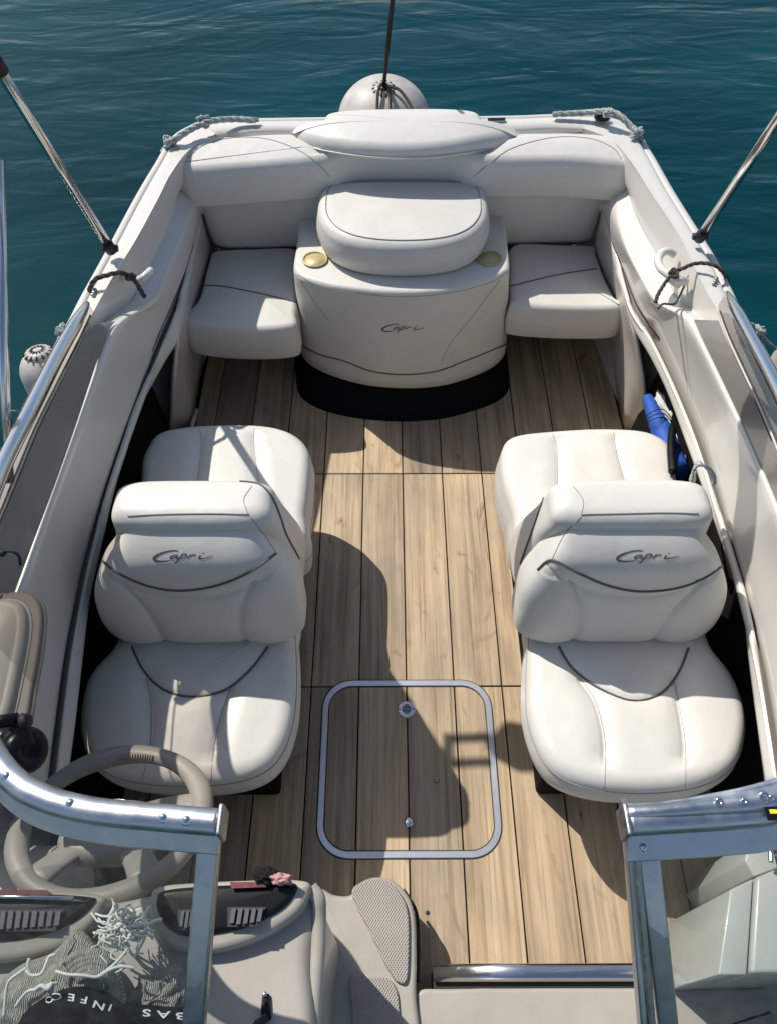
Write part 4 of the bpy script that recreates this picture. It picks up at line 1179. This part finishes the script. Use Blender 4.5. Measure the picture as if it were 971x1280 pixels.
# taupe side bolster next to the helm
sb2 = empty('side_bolster', U(20, 830, .8), 'taupe padded side bolster on the left coaming above the throttle', 'bolster')
Cushion(P3([(-40,745),(0,743),(30,741),(46,748),(54,768),(51,810),(42,860),(32,905),(0,930),(-50,930)], .825), .83, .02, .007, .001, n=120).build('backing', mat('taupe_backing', (.13, .115, .10), .7, bump=.2), sb2)
Cushion(P3([(-60,760),(-10,750),(18,750),(32,762),(34,790),(24,845),(12,895),(-10,935),(-60,940)], .84), .85, .03, .016, .016, n=120).build('pad', mat('taupe_vinyl', (.27, .25, .21), .45, bump=.15), sb2)
m = MB(); m.tube(catmull(P3([(0,690,.86),(14,689,.87),(24,695,.86),(26,706,.84)]), 6), .003, 8)
m.lathe([(.0, .008), (.006, .006), (.008, 0)], frame(U(4,692,.86), (0, 0, 1)), 12)
tag(m.build('latch_hook', BLKR), 'small dark hook on the left side panel above the bolster', 'hook')

# ------------------------------------------------------------------ knitted bag, cord tassels, cap
def cloth(outline, zt, h, mt, name, par, amp, seed, R=.02, n=160):
    c = Cushion(P3(outline, zt), zt, h, R, h*.35, n=n, bulge=0, disp=lambda x, y: amp*noise.noise(Vector((x*22, y*22, seed)))+amp*.5*noise.noise(Vector((x*60, y*60, seed))))
    return c.build(name, mt, par)
kb_ = empty('knitted_bag', U(110, 1200, .78), 'grey-beige knitted net bag with drawstrings on the dashboard', 'bag')
cloth([(-20,1300),(-15,1240),(20,1205),(62,1188),(90,1160),(103,1165),(122,1190),(140,1205),(148,1230),(150,1262),(90,1300)], .815, .04, KNIT, 'body', kb_, .010, 2.2)
for k in range(5):
    pts = P3([(84+k*4,1204+k*5,.845),(100+k*2,1194+k*6,.855),(122,1192+k*6,.86),(138-k,1200+k*6,.85),(140-k*2,1212+k*5,.835)])
    m = MB(); m.tube(catmull(pts, 6), .0075, 10); m.build('fold', KNIT, kb_)
rnd = random.Random(12)
m = MB()
def squig(pts, r=.0022): m.tube(catmull(P3(pts), 6), r, 7)
squig([(5,1272,.85),(8,1240,.86),(12,1226,.865),(26,1215,.87),(33,1210,.87)]); squig([(33,1213,.87),(40,1219,.87),(52,1217,.87),(58,1205,.87),(62,1196,.87),(70,1193,.87)])
squig([(38,1215,.87),(35,1206,.875),(37,1198,.875)]); squig([(70,1214,.87),(85,1218,.875),(104,1219,.875),(122,1221,.87),(138,1212,.87),(152,1208,.87),(168,1210,.865)])
squig([(122,1221,.87),(140,1208,.87),(152,1196,.87),(160,1186,.86)]); squig([(20,1258,.86),(34,1240,.87),(50,1236,.875),(64,1230,.88),(72,1229,.875)])
squig([(44,1238,.875),(52,1232,.88),(60,1236,.88),(66,1228,.88)], .003)
m.build('drawstring', CORDW, kb_)
ts = empty('cord_tassel', U(150, 1160, .8), 'bunch of frayed white cord tassels beside the knitted bag', 'cord tassel')
m = MB()
for k in range(110):
    a = rnd.choice((rnd.uniform(-1.2, .3), rnd.uniform(1.2, 3.4), rnd.uniform(-3, 3))); L_ = rnd.uniform(12, 40)
    x, y = 150+rnd.uniform(-16, 16), 1160+rnd.uniform(-12, 12); z = .86+rnd.uniform(0, .02)
    pts = [(x, y, z)]
    for s_ in range(4):
        a += rnd.uniform(-1.3, 1.3); x += math.cos(a)*L_/4; y += math.sin(a)*L_/4*.8; pts.append((x, y, max(.82, z-.008*s_+rnd.uniform(-.004, .008))))
    squig(pts, rnd.choice((.0010, .0013, .0017)))
for k in range(9):
    x = 120+rnd.uniform(0, 60); y = 1150+rnd.uniform(0, 40); squig([(x, y, .86), (x+rnd.uniform(-8, 12), y+10, .865), (x+rnd.uniform(-14, 16), y+20, .86), (x+rnd.uniform(-20, 22), y+rnd.uniform(22, 34), .85)], .0013)
squig([(165,1160,.85),(180,1158,.86),(192,1152,.86),(203,1149,.86)], .0026); squig([(170,1168,.85),(178,1155,.86),(182,1142,.86),(188,1133,.86)], .0024)
squig([(160,1185,.85),(168,1195,.84),(175,1185,.85),(182,1172,.85)], .002); squig([(138,1150,.87),(140,1140,.875),(148,1130,.875)], .003)
m.build('cords', CORDW, ts)

cp = empty('cap', U(100, 1290, .78), 'black cap with white lettering lying upside down at the bottom left', 'cap')
cr_ = Cushion(P3([(12,1300),(22,1268),(45,1248),(75,1234),(100,1231),(125,1238),(142,1252),(158,1262),(172,1275),(176,1300),(160,1345),(60,1350),(15,1330)], .86), .865, .08, .03, .02, n=160, bulge=0)
cpo = cr_.build('crown', CAPM, cp)
bv_ = Cushion(P3([(150,1300),(160,1262),(168,1256),(205,1258),(243,1263),(252,1290),(250,1330),(160,1330)], .82), .835, .03, .01, .002, n=120, bulge=0)
bvo = bv_.build('brim', CAPM, cp)
def text_on(tree, word, letters, par, name):
    """letters: (char, px centre, py centre, rotation deg in image, height px, width factor)"""
    mm = MB()
    for ch, px, py, rot, hpx, wf in letters:
        cu_ = bpy.data.curves.new('txt', 'FONT'); cu_.body = ch; cu_.size = 1; cu_.offset = .018; cu_.align_x = 'CENTER'; cu_.align_y = 'CENTER'; cu_.resolution_u = 3
        to = bpy.data.objects.new('txt', cu_); COL.objects.link(to)
        dg = bpy.context.evaluated_depsgraph_get(); me = bpy.data.meshes.new_from_object(to.evaluated_get(dg))
        bm = bmesh.new(); bm.from_mesh(me)
        bmesh.ops.triangulate(bm, faces=bm.faces); bmesh.ops.subdivide_edges(bm, edges=bm.edges, cuts=1)
        V = []; ok = True
        ca, sa = math.cos(rad(rot)), math.sin(rad(rot))
        for v in bm.verts:
            x, y = v.co.x*hpx*wf*1.35, v.co.y*hpx*1.35
            X = px+x*ca-y*sa; Y = py-(x*sa+y*ca)
            d = ray(X, Y); h = tree.ray_cast(CAM, d)
            if h[0] is None: ok = False; break
            nv = h[1] if h[1].dot(d) < 0 else -h[1]; V.append(h[0]+nv*.0012)
        if ok:
            bm.verts.index_update(); mm.add(V, [[v.index for v in f_.verts] for f_ in bm.faces])
        bm.free(); bpy.data.objects.remove(to); bpy.data.curves.remove(cu_)
    if mm.V: return mm.build(name, WTXT, par, smooth=False)
tc = bvh(cpo)
text_on(tc, '', [('I', 138, 1260, 158, 9, 1.3), ('N', 124, 1257, 160, 9, 1.7), ('F', 106, 1250, 166, 9, 1.5), ('E', 90, 1247, 172, 9, 1.5), ('C', 72, 1246, 182, 9, 1.5), ('O', 62, 1250, 200, 8, 1.2)], cpo, 'lettering')
text_on(bvh(bvo), '', [('B', 227, 1270, 177, 9, 2.0), ('A', 205, 1268, 177, 9, 2.0), ('S', 184, 1266, 176, 9, 2.0)], bvo, 'lettering')
blob('rag', U(200, 1250, .78), .045, .035, .02, KNIT, 'crumpled beige cloth between the cap and the frame post', 'cloth', seed=14, amp=.5, rz=.5)
rg = blob('red_white_rag', U(352, 1099, .82), .016, .009, .010, PINK, 'small red and white cloth tip on the black instrument pod', 'cloth', seed=21, amp=.5, fr=8)
blob('dark_glove', U(332, 1096, .81), .018, .014, .014, CAPM, 'small crumpled black cloth beside the red and white cloth', 'cloth', seed=25, amp=.5, fr=8)

# ------------------------------------------------------------------ walk-through step and bow deck
stp = empty('entry_step', U(470, 1180, 0), 'taupe moulded entry step with two textured non-skid pads', 'step')
o1 = P3([(398,1112),(418,1118),(438,1118),(448,1104),(466,1096),(487,1098),(503,1110),(516,1133),(520,1170),(520,1240),(516,1345),(392,1345),(390,1240),(396,1160)], .16)
c1_ = Cushion(o1, .16, .16, .012, .001, n=200, bulge=0, slope=lambda x, y: 0); c1_.build('body', TAUPE2, stp)
Cushion(P3([(440,1118),(453,1103),(470,1099),(488,1104),(501,1118),(509,1138),(511,1168),(509,1222),(499,1229),(486,1215),(462,1165)], .165), .172, .012, .004, .0, n=160, bulge=0).build('nonskid_pad', PAD, stp)
Cushion(P3([(438,1222),(462,1221),(484,1223),(495,1236),(499,1262),(500,1330),(444,1330),(440,1270)], .165), .170, .010, .004, .0, n=140, bulge=0).build('nonskid_pad', PAD, stp)
m = MB(); m.tube(catmull(P3([(504,1112,.10),(520,1140,.10),(523,1180,.10),(522,1228,.10)]), 6), .004, 8); m.box(U(520,1179,.11), (.012, .016, .012)); m.build('seal', BLKR, stp)
# threshold strip
thr = empty('threshold', U(660, 1215, 0), 'polished metal threshold strip at the end of the plank floor', 'threshold strip')
t0, t1_ = U(541, 1216, .10), U(930, 1215, .10)
m = MB(); m.tube([t0, t0.lerp(t1_, .3), t0.lerp(t1_, .7), t1_], .0185, 20, flat=.45); m.build('strip', CHROME, thr)
m = MB(); m.box(((t0.x+t1_.x)/2, t0.y-.012, .045), (t1_.x-t0.x, .04, .085)); m.build('riser', BLKR, thr, smooth=False)
bdk = empty('bow_deck', U(640, 1260, 0), 'smooth taupe moulded deck in front of the threshold strip', 'deck')
o2 = P3([(524,1238),(560,1236),(700,1235),(860,1235),(1040,1235),(1060,1240),(1060,1400),(522,1400),(520,1260)], .14)
Cushion(o2, .14, .14, .008, .0, n=200, bulge=0).build('moulding', TAUPE2, bdk)
# port side cabinet seen through the right glass
cb = empty('bow_cabinet', U(940, 1150, 0), 'pale cabinet with a dark door gap seen through the right windscreen', 'cabinet')
def slab(px, z, name, mt, par, bev=.006):
    tpx = P3(px, z); m = MB(); m.prism(tpx, [Vector((v.x, v.y, .004)) for v in tpx]); return m.build(name, mt, par, bevel=bev)
slab([(912,1112),(941,1098),(933,1219),(897,1219)], .46, 'side_panel', CABM, cb, .004)
slab([(945,1096),(1030,1062),(1060,1215),(926+12,1217)], .47, 'door', CABM, cb, .008)
slab([(940,1046),(962,1046),(972,1085),(942,1096),(930,1075)], .40, 'corner_panel', CABM, cb, .004)
m = MB(); m.tube(catmull(P3([(955,1052,.50),(962,1062,.5),(963,1078,.5)]), 6), .005, 8); m.build('hinge', CHROME, cb)

# remove leftover lettering meshes
for o in list(bpy.data.objects):
    if o.type == 'MESH' and o.name.startswith('txt'): bpy.data.objects.remove(o)

scene.render.engine = 'CYCLES'
scene.cycles.max_bounces = 8; scene.cycles.transparent_max_bounces = 12
scene.render.resolution_x = 776; scene.render.resolution_y = 1024
